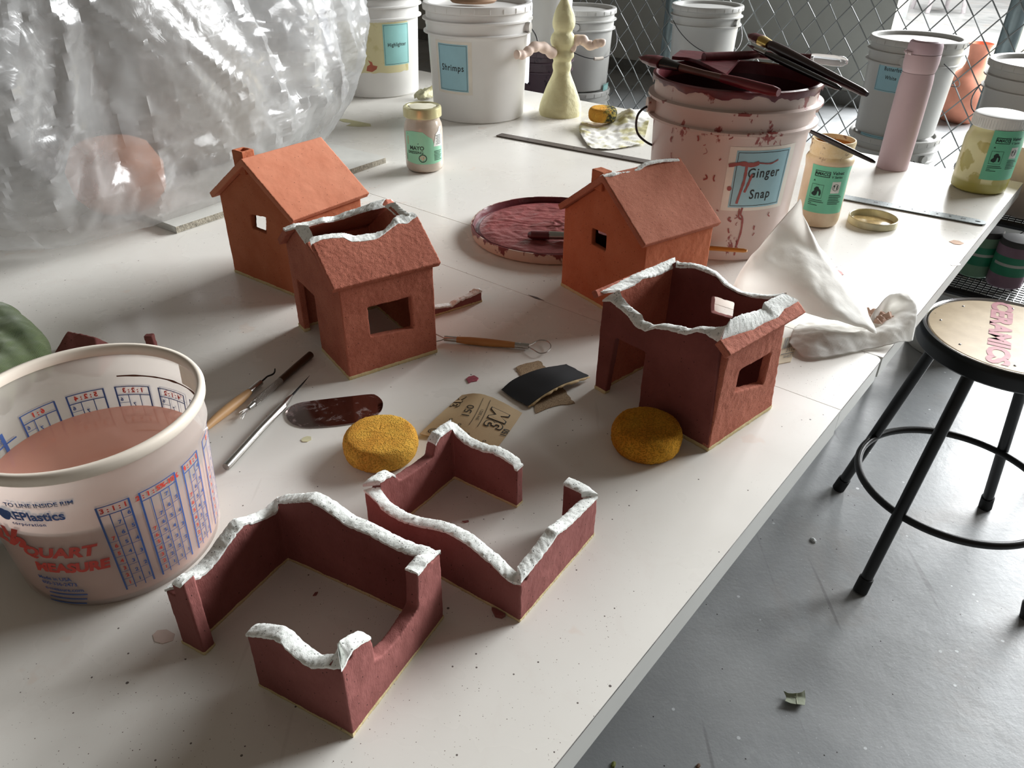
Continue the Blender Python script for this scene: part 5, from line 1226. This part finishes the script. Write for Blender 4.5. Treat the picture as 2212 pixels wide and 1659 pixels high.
for (pa, pb_, cols, head) in (((196,1082),(273,1056),3,'3 : 1 : 1'), ((292,1046),(374,1002),4,'2 : 1 : 5%-10%'), ((386,974),(421,944),3,'4 : 1 : 1')):
    q0, q1 = chit(*pa, cK, rk), chit(*pb_, cK, rk); panel(ang2x(q0[0]), ang2x(q1[0]), .122, .016, cols, head)
xa = ang2x(chit(421,944,cK,rk)[0])
for i in range(6):
    panel(xa+.012+.046*i, xa+.048+.046*i, .122, .016, 3, ('8 : 1','3 : 2 : 10','4 : 1 : 2','1 : 2 : 3','5 : 2 : 4','6 : 1')[i])
xe = xa+.012+.046*6
for i in range(3):                          # level scales on the far side
    x_ = xe+.012+.038*i; sb.rect(x_, .03, x_+.004, .118, 1)
    for j in range(4): sb.rect(x_-.012, .045+.02*j, x_+.016, .0465+.02*j, 2); sb.text(('2 qts','32 oz','1 qt','950 ml')[j], x_+.008, .050+.02*j, .005)
q = chit(75,1108,cK,rk); xq = ang2x(q[0]); zq = q[1]-Z0k+Z0k
sb.text('TO LINE INSIDE RIM', ang2x(chit(80,1092,cK,rk)[0]), chit(80,1092,cK,rk)[1], .0060, bold=.03)
t_ = chit(72,1117,cK,rk); sb.text('REPlastics', ang2x(t_[0]), t_[1], .0135, bold=.03, sx=.9)
t_ = chit(62,1130,cK,rk); sb.text('corporation', ang2x(t_[0]), t_[1]-.001, .0050, bold=.03, space=1.2)
t_ = chit(10,1108,cK,rk); x_, z_ = ang2x(t_[0]), t_[1]; sb.poly([(x_+.006*math.cos(a), z_+.007*math.sin(a)) for a in np.linspace(0, 2*PI, 20)[:-1]])
t_ = chit(120,1196,cK,rk); sr.text('QUART', ang2x(t_[0]), t_[1], .0170, bold=.045, sx=1.1, shear=.3)
t_ = chit(150,1226,cK,rk); sr.text('MEASURE', ang2x(t_[0]), t_[1]-.001, .0155, bold=.055, shear=.2)
t_ = chit(28,1160,cK,rk); sr.text('2½', ang2x(t_[0])-.004, t_[1], .030, bold=.06)
for k, l_ in enumerate(('Made in USA', '800-336-2473', 'e-measure.com')):
    t_ = chit(118+10*k, 1249+12*k, cK, rk); sb.text(l_, ang2x(t_[0]), t_[1], .0062, bold=.02)
for k in range(3): t_ = chit(150, 1284+9*k, cK, rk); sb.rect(ang2x(t_[0])-.020, t_[1], ang2x(t_[0])+.018, t_[1]+.0018)
def Kmap(off): return lambda x, y: (cK[0]+(rk(y)+off)*math.cos(A0k+x/r0), cK[1]+(rk(y)+off)*math.sin(A0k+x/r0), cK[2]+y)
pr = obj('blue_printing', sb.mb(Kmap(.0005)), blue, rK, smooth=None, clean=False); obj('red_lettering', sr.mb(Kmap(.0005)), red, rK, smooth=None, clean=False)
# the print shows through the wall on the inside
inb, inr = Sheet(), Sheet()
for src, dst in ((sb, inb), (sr, inr)): dst.v = list(src.v); dst.f = [f for f in src.f if min(src.v[i][1] for i in f) > wz+.001 or True]
obj('blue_print_seen_inside', inb.mb(Kmap(-.0026)), blue, rK, smooth=None, clean=False); obj('red_lettering_seen_inside', inr.mb(Kmap(-.0026)), red, rK, smooth=None, clean=False)
# brown residue line under the rim, inside
G = []; 
for i in range(60):
    a = 1.75-1.25*i/59; w_ = .0008+.0022*max(0, nz((a*6, 0, 0), 1, 2)+.2)*(math.sin(PI*i/59)); G.append([tuple(cK+np.array([(rk(z)-.0030)*math.cos(a), (rk(z)-.0030)*math.sin(a), z])) for z in (.1335-w_, .1335+w_)])
obj('residue_line', MB().grid(G), plain('brown_residue', (92,52,34), .8), rK, smooth=None)
s = Sheet(); 
G = gridmap(.25*r0, .1355, .62*r0, .158, 10, 3, lambda x, y: tuple(cK+np.array([(rk(y)-.0028)*math.cos(x/r0+.35), (rk(y)-.0028)*math.sin(x/r0+.35), y])))
obj('ribbed_patch', G, plain('ribbed_cream_patch', (246,242,228), .5), rK, smooth=60)
# ------------------------------------------------------------ olive knitted cloth behind the bucket
kn = NT('olive_knit'); wv = kn.node('TexWave'); wv.inputs['Scale'].default_value = 220; wv.inputs['Distortion'].default_value = 1.5; kn.l.new(kn.tc.outputs['Object'], wv.inputs['Vector'])
kn.set(color=kn.ramp(kn.noise(30, 4), [(.3, srgb(58,72,38)), (.7, srgb(84,98,58))]), rough=.95, sheen=.3, normal=kn.bump(wv.outputs['Fac'], .5, .001))
m = MB()
for pts, rr in (([(-80,720,.038),(-20,700,.05),(30,730,.05),(70,780,.035),(80,812,.026)], [.034,.034,.03,.025,.016]), ([(-80,790,.036),(-10,760,.045),(20,790,.04),(32,835,.03)], [.03,.032,.028,.02]), ([(-100,900,.036),(-40,820,.04),(-20,830,.04),(-14,880,.03)], [.03,.032,.03,.02]), ([(-140,1000,.036),(-100,950,.04),(-80,1000,.05),(-60,1080,.045),(-30,1140,.036)], [.03,.034,.034,.03,.024])):
    q = spl([P(a, b, TT+z) for a, b, z in pts], 40); m.tube(q, list(np.interp(np.linspace(0, 1, 40), np.linspace(0, 1, len(rr)), rr)), 24)
me = clayify(m, .004, .006, .05, 8)
tag(obj('knitted_cloth', me, kn.m, smooth=180), 'olive green knitted cloth bunched at the left edge behind the measuring bucket', 'cloth')
# roof-shaped fragment behind the bucket
q = [P(92,792), P(240,776), P(300,745), P(150,752)]
f0, f1 = P(97,772,TT+.004), P(150,712,TT+.05); m = MB()
a, b, c, d = P(95,800), P(215,815), P(262,760), P(150,745); e, f = P(146,714,TT+.040), P(206,728,TT+.034); g = P(238,742, TT+.022)
m.add([a, b, c, d, e, f, g], [(0,1,5,4), (1,2,6,5), (2,3,4,5,6), (3,0,4), (0,3,2,1)])
tag(obj('clay_fragment', clayify(m, .0014, .0012, .02), M['clay_maroon'], smooth=180), 'maroon clay roof fragment showing above the rim of the measuring bucket', 'clay fragment')
m = MB(); a = P(330,752); m.box((a[0]-.006, a[1]-.005, TT), (a[0]+.006, a[1]+.005, TT+.022)); tag(obj('clay_fragment', clayify(m, .0012, .0012, .01), M['clay_maroon'], smooth=180), 'small upright clay stub behind the right part of the bucket rim', 'clay fragment')
# ------------------------------------------------------------ grey board under the bag
c0 = P(836,352); dA = np.array([-.58, -.815, 0]); dB = np.array([-.815, .58, 0]); dA = dA/np.linalg.norm(dA); dB = np.array([dA[1], -dA[0], 0])
m = MB(); slab(m, [(.004,0),(.585,0),(.585,.62),(0,.62),(0,.004)], [], c0+[0,0,.0145], dA, dB, (0,0,-1), .0140)
rb2 = tag(obj('ware_board', m, plain('pale_grey_board_face', (208,208,202), .7, var=.06, vs=20, bump=.2)), 'pale grey ware board sticking out from under the plastic bag', 'board')
m = MB(); slab(m, [(.004,-.0004),(.585,-.0004),(.585,.002),(.004,.002)], [], c0+[0,0,.0138], dA, dB, (0,0,-1), .0125); obj('rough_edge', m, plain('rough_board_edge', (150,144,130), .95, var=.4, vs=160, bump=.8, bs=300, bd=.002), rb2)
# ------------------------------------------------------------ big crumpled plastic bag over a sculpture
cb = np.array([-.86, 1.80, TT]); ax1 = np.array([.30, .954, 0]); ax2 = np.array([.954, -.30, 0])
def bag_surface(rx, ry, hh, nu, nv, seed, k=1.0, base=.0145):
    G = []; prof = [(0.0,.90),(.03,.97),(.12,1.06),(.28,1.10),(.45,1.10),(.62,1.02),(.80,.80),(.93,.55),(1.0,.30)]
    pz = [p_[0] for p_ in prof]; pr_ = [p_[1] for p_ in prof]
    for i in range(nu):
        a = 2*PI*i/(nu-1); row = []
        for j in range(nv):
            t = j/(nv-1); f = float(np.interp(t, pz, pr_)); sq = lambda v_: math.copysign(abs(v_)**.82, v_); x, y = rx*f*sq(math.cos(a)), ry*f*sq(math.sin(a)); z = hh*t
            p_ = cb+ax1*y+ax2*x+np.array([0, 0, z]); n_ = ax2*math.cos(a)/1+ax1*math.sin(a)
            q = Vector((p_[0]*1.0+seed, p_[1], p_[2]*.8+.25*math.sin(a*3)))
            rg = lambda f_, s_, an=1.0: 1-2*abs(mnoise.noise(Vector((q.x*f_+s_, q.y*f_-s_, q.z*f_*an+s_*.5))))
            wv = Vector((mnoise.noise(q*3.1), mnoise.noise(q*3.1+Vector((9, 2, 1))), 0))*.16; q = q+wv
            D2 = mnoise.voronoi(q*8+Vector((3, 1, seed)))[0]
            d = .05*nz(p_, 2.0, seed)+.050*rg(3.4, seed, .45)+.028*rg(6.8, 3+seed, .40)+.012*rg(13, 7+seed, .8)+.0055*rg(27, 11+seed)+.0022*rg(52, 15+seed)
            d += .022*math.sin(a*9+3*nz(p_, 3, seed+4))*t**1.4
            row.append(p_+n_*(d-.045)*k*min(1, .25+t*4)+np.array([0, 0, base+.02*nz(p_, 7, seed+8)*(0 if j == 0 else 1)*min(1, t*6)]))
        G.append(row)
    G[-1] = G[0]; return MB().grid(G)
def film(name, tr, rough=.22):
    t = NT(name); l = t.l
    t.set(color=(.72,.73,.73,1), rough=.3, spec=.5)
    tl = t.node('BsdfTranslucent'); tl.inputs[0].default_value = (.66,.67,.68,1); tp_ = t.node('BsdfTransparent'); tp_.inputs[0].default_value = (.97,.97,.97,1)
    nb = t.bump(t.noise(26, 3, .5, dist=1.2), .3, .006); l.new(nb, t.b.inputs['Normal'])
    a = t.node('MixShader'); a.inputs[0].default_value = .45; l.new(t.b.outputs[0], a.inputs[1]); l.new(tl.outputs[0], a.inputs[2])
    gl = t.node('BsdfGlossy'); gl.inputs['Roughness'].default_value = .2; gl.inputs[0].default_value = (1,1,1,1); l.new(nb, gl.inputs['Normal'])
    b = t.node('MixShader'); l.new(a.outputs[0], b.inputs[1]); l.new(tp_.outputs[0], b.inputs[2])
    f = t.ramp(t.noise(5, 4), [(.35, (tr-.22,)*3), (.65, (tr+.06,)*3)]); l.new(f, b.inputs[0])
    lw = t.node('LayerWeight'); lw.inputs[0].default_value = .35; l.new(nb, lw.inputs['Normal'])
    c = t.node('MixShader'); l.new(t.math('MULTIPLY', lw.outputs['Facing'], .20), c.inputs[0]); l.new(b.outputs[0], c.inputs[1]); l.new(gl.outputs[0], c.inputs[2]); l.new(c.outputs[0], t.out.inputs[0]); return t.m
rbag = thing('plastic_bag', 'huge crumpled clear plastic bag draped over wrapped work, filling the upper left', 'plastic bag', tuple(cb))
obj('outer_film', bag_surface(.35, .58, .74, 340, 230, 0.0), film('clear_bag_film', .62), rbag, smooth=32)
obj('inner_film', bag_surface(.30, .47, .66, 200, 130, 5.3, .9), film('inner_bag_film', .72), rbag, smooth=32)
ms = MB().lathe([(.0001,0),(.20,0),(.25,.06),(.26,.16),(.22,.28),(.17,.40),(.12,.50),(.05,.56),(.0001,.57)], (cb[0]-.02, cb[1]+.08, TT+.015), 60, wob=lambda a, z: .16*nz((math.cos(a), math.sin(a), z*5), 1.3, 3))
tag(obj('wrapped_sculpture', ms, plain('grey_brown_clay', (136,126,110), .8, var=.15, vs=6), smooth=60), 'grey-brown clay sculpture seen dimly inside the plastic bag', 'sculpture')
pt = P(230,430,TT+.10); ms = MB().lathe([(.0001,0),(.06,0),(.085,.03),(.09,.08),(.07,.12),(.05,.13),(.0001,.13)], (-.80, 1.52, TT+.015), 48)
tag(obj('wrapped_pot', ms, plain('terracotta_pot', (214,142,104), .7), smooth=60), 'orange terracotta pot seen through the lower front of the plastic bag', 'pot')
# ------------------------------------------------------------ stool
cs = np.array([.9973, 1.3418, 0]); SZ = .583; R_ = .170
rs_ = thing('stool', 'black metal stool with a round tan seat lettered in pink, right of the table', 'stool', tuple(cs))
feet = [P(*q, 0)[:2] for q in ((1860,1276),(1814,1058),(2125,1098),(2215,1332))]
obj('seat_rim', MB().lathe([(.0001,SZ-.004),(R_-.012,SZ-.004),(R_-.010,SZ-.0005),(R_-.004,SZ+.001),(R_,SZ-.004),(R_+.001,SZ-.012),(R_,SZ-.034),(R_-.004,SZ-.038),(.0001,SZ-.036)], cs, 96), M['black'], rs_)
obj('chrome_band', MB().lathe([(R_-.0125,SZ-.0025),(R_-.011,SZ+.0008),(R_-.0055,SZ+.0024),(R_-.0035,SZ+.0012)], cs, 96), M['chrome'], rs_)
tn = NT('tan_hardboard'); tn.set(color=tn.mix(speck(tn, 60, .10, .35), tn.ramp(tn.noise(28, 5), [(.3, srgb(196,172,136)), (.7, srgb(214,192,156))]), srgb(150,124,96)), rough=.55)
seat = obj('seat', MB().lathe([(.0001,SZ),(R_-.016,SZ),(R_-.0145,SZ-.002),(R_-.0145,SZ-.006)], cs, 96), tn.m, rs_)
d0 = P(2164,652,SZ)[:2]; d1 = P(2152,788,SZ)[:2]; dv = d1-d0; L_ = np.linalg.norm(dv); dv /= L_; up = np.array([-dv[1], dv[0]]); mid = (d0+d1)/2
s = Sheet(); s.text('CERAMICS', 0, 0, .052, bold=.05, space=1.0, sx=L_/.25)
obj('pink_lettering', s.mb(lambda x, y: (mid[0]+dv[0]*x+up[0]*y, mid[1]+dv[1]*x+up[1]*y, SZ+.0006)), plain('faded_pink_paint', (196,126,134), .6, var=.15, vs=70), seat, smooth=None, clean=False)
for k in range(8):
    a = 2*PI*k/8+.3; q = cs+np.array([.132*math.cos(a), .132*math.sin(a), SZ]); obj('tack', MB().lathe([(.0001,.0016),(.0018,.0012),(.0028,0)], q, 12), M['chrome'], rs_)
tops = []
for f in feet:
    n = (f-cs[:2]); n = n/np.linalg.norm(n); tp_ = cs[:2]+n*.125; tops.append(tp_)
    a, b = np.array([*f, .022]), np.array([*tp_, SZ-.036]); lg = obj('leg', MB().tube([a, b], .0125, 20), M['black'], rs_)
    d = (b-a)/np.linalg.norm(b-a); obj('rubber_foot', MB().tube([a-d*.020, a+d*.018], [.0155,.0150], 20), plain('black_rubber', (12,12,12), .7) if 'black_rubber' not in bpy.data.materials else bpy.data.materials['black_rubber'], lg)
zr_ = .205; rr_ = .200
obj('foot_ring', MB().tube([cs+np.array([rr_*math.cos(a), rr_*math.sin(a), zr_]) for a in np.linspace(0, 2*PI, 97)[:-1]], .0085, 14, closed=True), M['black'], rs_)
obj('upper_brace', MB().tube([cs+np.array([.118*math.cos(a), .118*math.sin(a), SZ-.045]) for a in np.linspace(0, 2*PI, 65)[:-1]], .007, 10, closed=True), M['black'], rs_)
# ------------------------------------------------------------ leaf and crumbs on the floor
G = patch([[(1692,1493,.0),(1706,1498,.0),(1730,1496,.0),(1738,1491,.0)],[(1698,1506,.0),(1712,1507,.0),(1726,1508,.0),(1740,1510,.0)],[(1696,1515,.0),(1712,1520,.0),(1728,1522,.0),(1738,1524,.0)]], 16, 12)
G = np.array([[P(*(a, b), .004+.006*abs(k-1)) for (a, b) in row] for k, row in enumerate([[(1692,1493),(1706,1498),(1730,1496),(1738,1491)],[(1698,1506),(1712,1507),(1726,1508),(1740,1510)],[(1696,1515),(1712,1520),(1728,1522),(1738,1524)]])])
Gd = patch(G.transpose(1, 0, 2).tolist(), 14, 20, world=True); m, _ = sheetmesh(Gd, .0006, .001, 100)
lf = tag(obj('dry_leaf', m, plain('grey_green_leaf', (150,156,136), .7, var=.1, vs=60)), 'small curled grey-green leaf lying on the concrete floor', 'leaf')
m = MB().tube([Gd[0, 10]+[0,0,.0008], Gd[7, 10]+[0,0,.001], Gd[-1, 10]+[0,0,.0008]], .0008, 6); obj('midrib', m, plain('pale_midrib', (184,186,164), .7), lf)
def fcrumb(label, px, r, rgb, cat='crumb', name='floor_crumb'):
    c = P(*px, 0); m = MB().lathe([(.0001,0),(r,0),(r*.8,r*.6),(.0001,r*.9)], c, 9, wob=lambda a, z: .3*math.sin(2*a+px[0])); tag(obj(name, m, plain('crumb_%d' % px[0], rgb, .8), base=c), label, cat)
fcrumb('round white splash on the floor between stool leg and table', (1757,1168), .0075, (214,218,218), 'splash', 'white_drop'); fcrumb('olive crumb on the floor at the bottom edge', (1325,1652), .0055, (120,124,66)); fcrumb('brown crumb on the floor right of the olive crumb', (1508,1655), .0045, (110,84,66))
# ------------------------------------------------------------ wire shelf with jars under the far corner
sx, sy = 1.30, 1.88; SH = .47
rw = thing('wire_shelf', 'low black shelf rack beneath the far table corner holding small jars', 'shelf', (sx, sy, 0))
ux, uy = TC, TE
def sp3(a, b, z): return np.array([sx, sy, 0])+ux*a+uy*b+np.array([0, 0, z])
for z_ in (SH-.012, SH+.185):
    m = MB()
    for b in np.linspace(-.16, .16, 2): m.tube([sp3(-.26, b, z_), sp3(.26, b, z_)], .009, 8)
    for a in np.linspace(-.26, .26, 2): m.tube([sp3(a, -.16, z_), sp3(a, .16, z_)], .009, 8)
    for a in np.linspace(-.25, .25, 34): m.tube([sp3(a, -.16, z_), sp3(a, .16, z_)], .0016, 5)
    for b in np.linspace(-.15, .15, 20): m.tube([sp3(-.26, b, z_), sp3(.26, b, z_)], .0016, 5)
    obj('mesh_shelf', m, M['blackm'], rw)
for a in (-.26, .26):
    for b in (-.16, .16): obj('shelf_post', MB().tube([sp3(a, b, 0), sp3(a, b, SH+.20)], .010, 12), M['blackm'], rw)
def sjar(label, px, z, r, h, rgb, lid=(70,68,66)):
    c = P(*px, z); rj = thing('small_jar', label, 'jar', tuple(c), 'jars on the wire shelf')
    obj('jar_body', MB().lathe([(.0001,0),(r-.003,0),(r,.004),(r,h*.86),(r*.92,h*.9)], c, 40), plain('sj_%d' % px[0], rgb, .4), rj); obj('jar_lid', MB().lathe([(r*.9,h*.88),(r*.97,h*.88),(r*.97,h*.98),(r*.93,h),(.0001,h)], c, 40), plain('sjl_%d' % px[0], lid, .5), rj)
    obj('green_label', MB().lathe([(r+.0005,h*.28),(r+.0005,h*.68)], c, 40), plain('sjg_%d' % px[0], (48,140,104), .45), rj)
    obj('label_band', MB().lathe([(r+.0009,h*.48),(r+.0009,h*.54)], c, 40, a0=-PI, a1=0), plain('sjb_%d' % px[0], (190,190,180), .5), rj)
sjar('mauve glaze jar with a green label on the lower shelf, nearest the stool', (2166,612), SH-.009, .042, .125, (150,120,136)); sjar('pale green jar with a green label hidden partly by the table edge', (2100,588), SH-.009, .042, .125, (130,170,140))
m = MB(); q = P(2215,455,SH+.19); m.lathe([(.0001,0),(.10,0),(.104,.01),(.112,.13),(.105,.16),(.0001,.162)], (q[0]+.03, q[1]+.02, SH+.187), 48, wob=lambda a, z: .04*nz((math.cos(a), math.sin(a), z*9), 2, 4))
tag(obj('wrapped_bundle', m, plain('beige_wrapping', (176,160,146), .7, var=.1, vs=20), smooth=60), 'beige wrapped bundle on the upper shelf below the table corner', 'bundle')
# ------------------------------------------------------------ beyond the fence
cv = P(2083,268,0); kk = pxr(cv+np.array([0, 0, .1])); 
pv = [(270,32),(262,38),(250,50),(230,58),(205,58),(185,52),(168,38),(155,24),(145,20),(125,18),(108,20),(98,24)]
zz = []
for py, hw in pv: z = zat(cv[0], cv[1]+0*hw, py); zz.append((hw*kk, max(z, 0)))
zz[0] = (zz[0][0], 0); pr2 = [(.0001, 0)]+zz
tag(obj('terracotta_vase', MB().lathe([(float(a), float(b)) for a, b in pr2], (cv[0], cv[1]+.1, 0), 48, wob=lambda a, z: .06*math.sin(3*a+z*9)), plain('pink_terracotta', (224,150,124), .8, var=.15, vs=7), smooth=180), 'large bulging pink terracotta vase on the ground behind the fence', 'vase')
c = P(1930,36,0); tag(obj('white_post', MB().box((c[0]-.12, c[1]-.10, 0), (c[0]+.12, c[1]+.10, 1.6)), plain('white_painted_metal', (222,232,232), .6)), 'white upright panel on the ground just past the grey wall', 'post')
c = P(2022,30,0)+[.15,.3,0]; rch = thing('white_chair', 'white plastic chair standing on the yard beyond the fence', 'chair', tuple(c)); wp = plain('white_garden_plastic', (216,210,216), .5)
for a in (-.2, .2):
    for b in (-.2, .2): obj('leg', MB().tube([c+[a*1.2, b*1.2, 0], c+[a, b, .42]], .028, 10), wp, rch)
obj('seat', MB().box((c[0]-.25, c[1]-.25, .42), (c[0]+.25, c[1]+.25, .46)), wp, rch); obj('backrest', MB().box((c[0]-.25, c[1]+.2, .46), (c[0]+.25, c[1]+.25, .9)), wp, rch)
# blue crate behind the bag
q = PPL(684, 20, TE*3.2, TE); m = MB(); q[2] = 0; w_ = .16
for z_ in np.linspace(0.0, .9, 10): 
    m.box((-w_, -.12, z_), (w_, -.10, z_+.07), lambda p_: q+TC*p_[0]+TE*p_[1]+np.array([0, 0, p_[2]])); m.box((-w_, .10, z_), (w_, .12, z_+.07), lambda p_: q+TC*p_[0]+TE*p_[1]+np.array([0, 0, p_[2]]))
for a in (-w_, w_-.02): m.box((a, -.12, 0), (a+.02, .12, .97), lambda p_: q+TC*p_[0]+TE*p_[1]+np.array([0, 0, p_[2]]))
m.box((-w_, -.12, 0), (w_, .12, .01), lambda p_: q+TC*p_[0]+TE*p_[1]+np.array([0, 0, p_[2]]))
tag(obj('blue_crate', m, plain('blue_crate_plastic', (96,132,190), .5)), 'blue slatted crate showing between the bag and the taped bucket', 'crate')
# ------------------------------------------------------------ light
def area(name, loc, tgt, sx, sy, power, col):
    l = bpy.data.lights.new(name, 'AREA'); l.shape = 'RECTANGLE'; l.size = sx; l.size_y = sy; l.energy = power; l.color = col
    o = bpy.data.objects.new(name, l); COL.objects.link(o); o.location = loc
    o.rotation_euler = (Vector(tgt)-Vector(loc)).to_track_quat('-Z', 'Y').to_euler(); return o
az = math.radians(38)
area('door_daylight', (.1+8.5*math.cos(az), 1+8.5*math.sin(az), 3.85), (.1, 1, .8), 6.8, 3.4, 2500, (.97, .99, 1.0))
area('yard_daylight', (6.0, 10.5, 4.0), (6.0, 10.5, 0), 6, 6, 900, (1, .98, .94))
w = bpy.data.worlds.new('world'); SC.world = w; w.use_nodes = True
w.node_tree.nodes['Background'].inputs[0].default_value = (1.0, .86, .70, 1); w.node_tree.nodes['Background'].inputs[1].default_value = .11
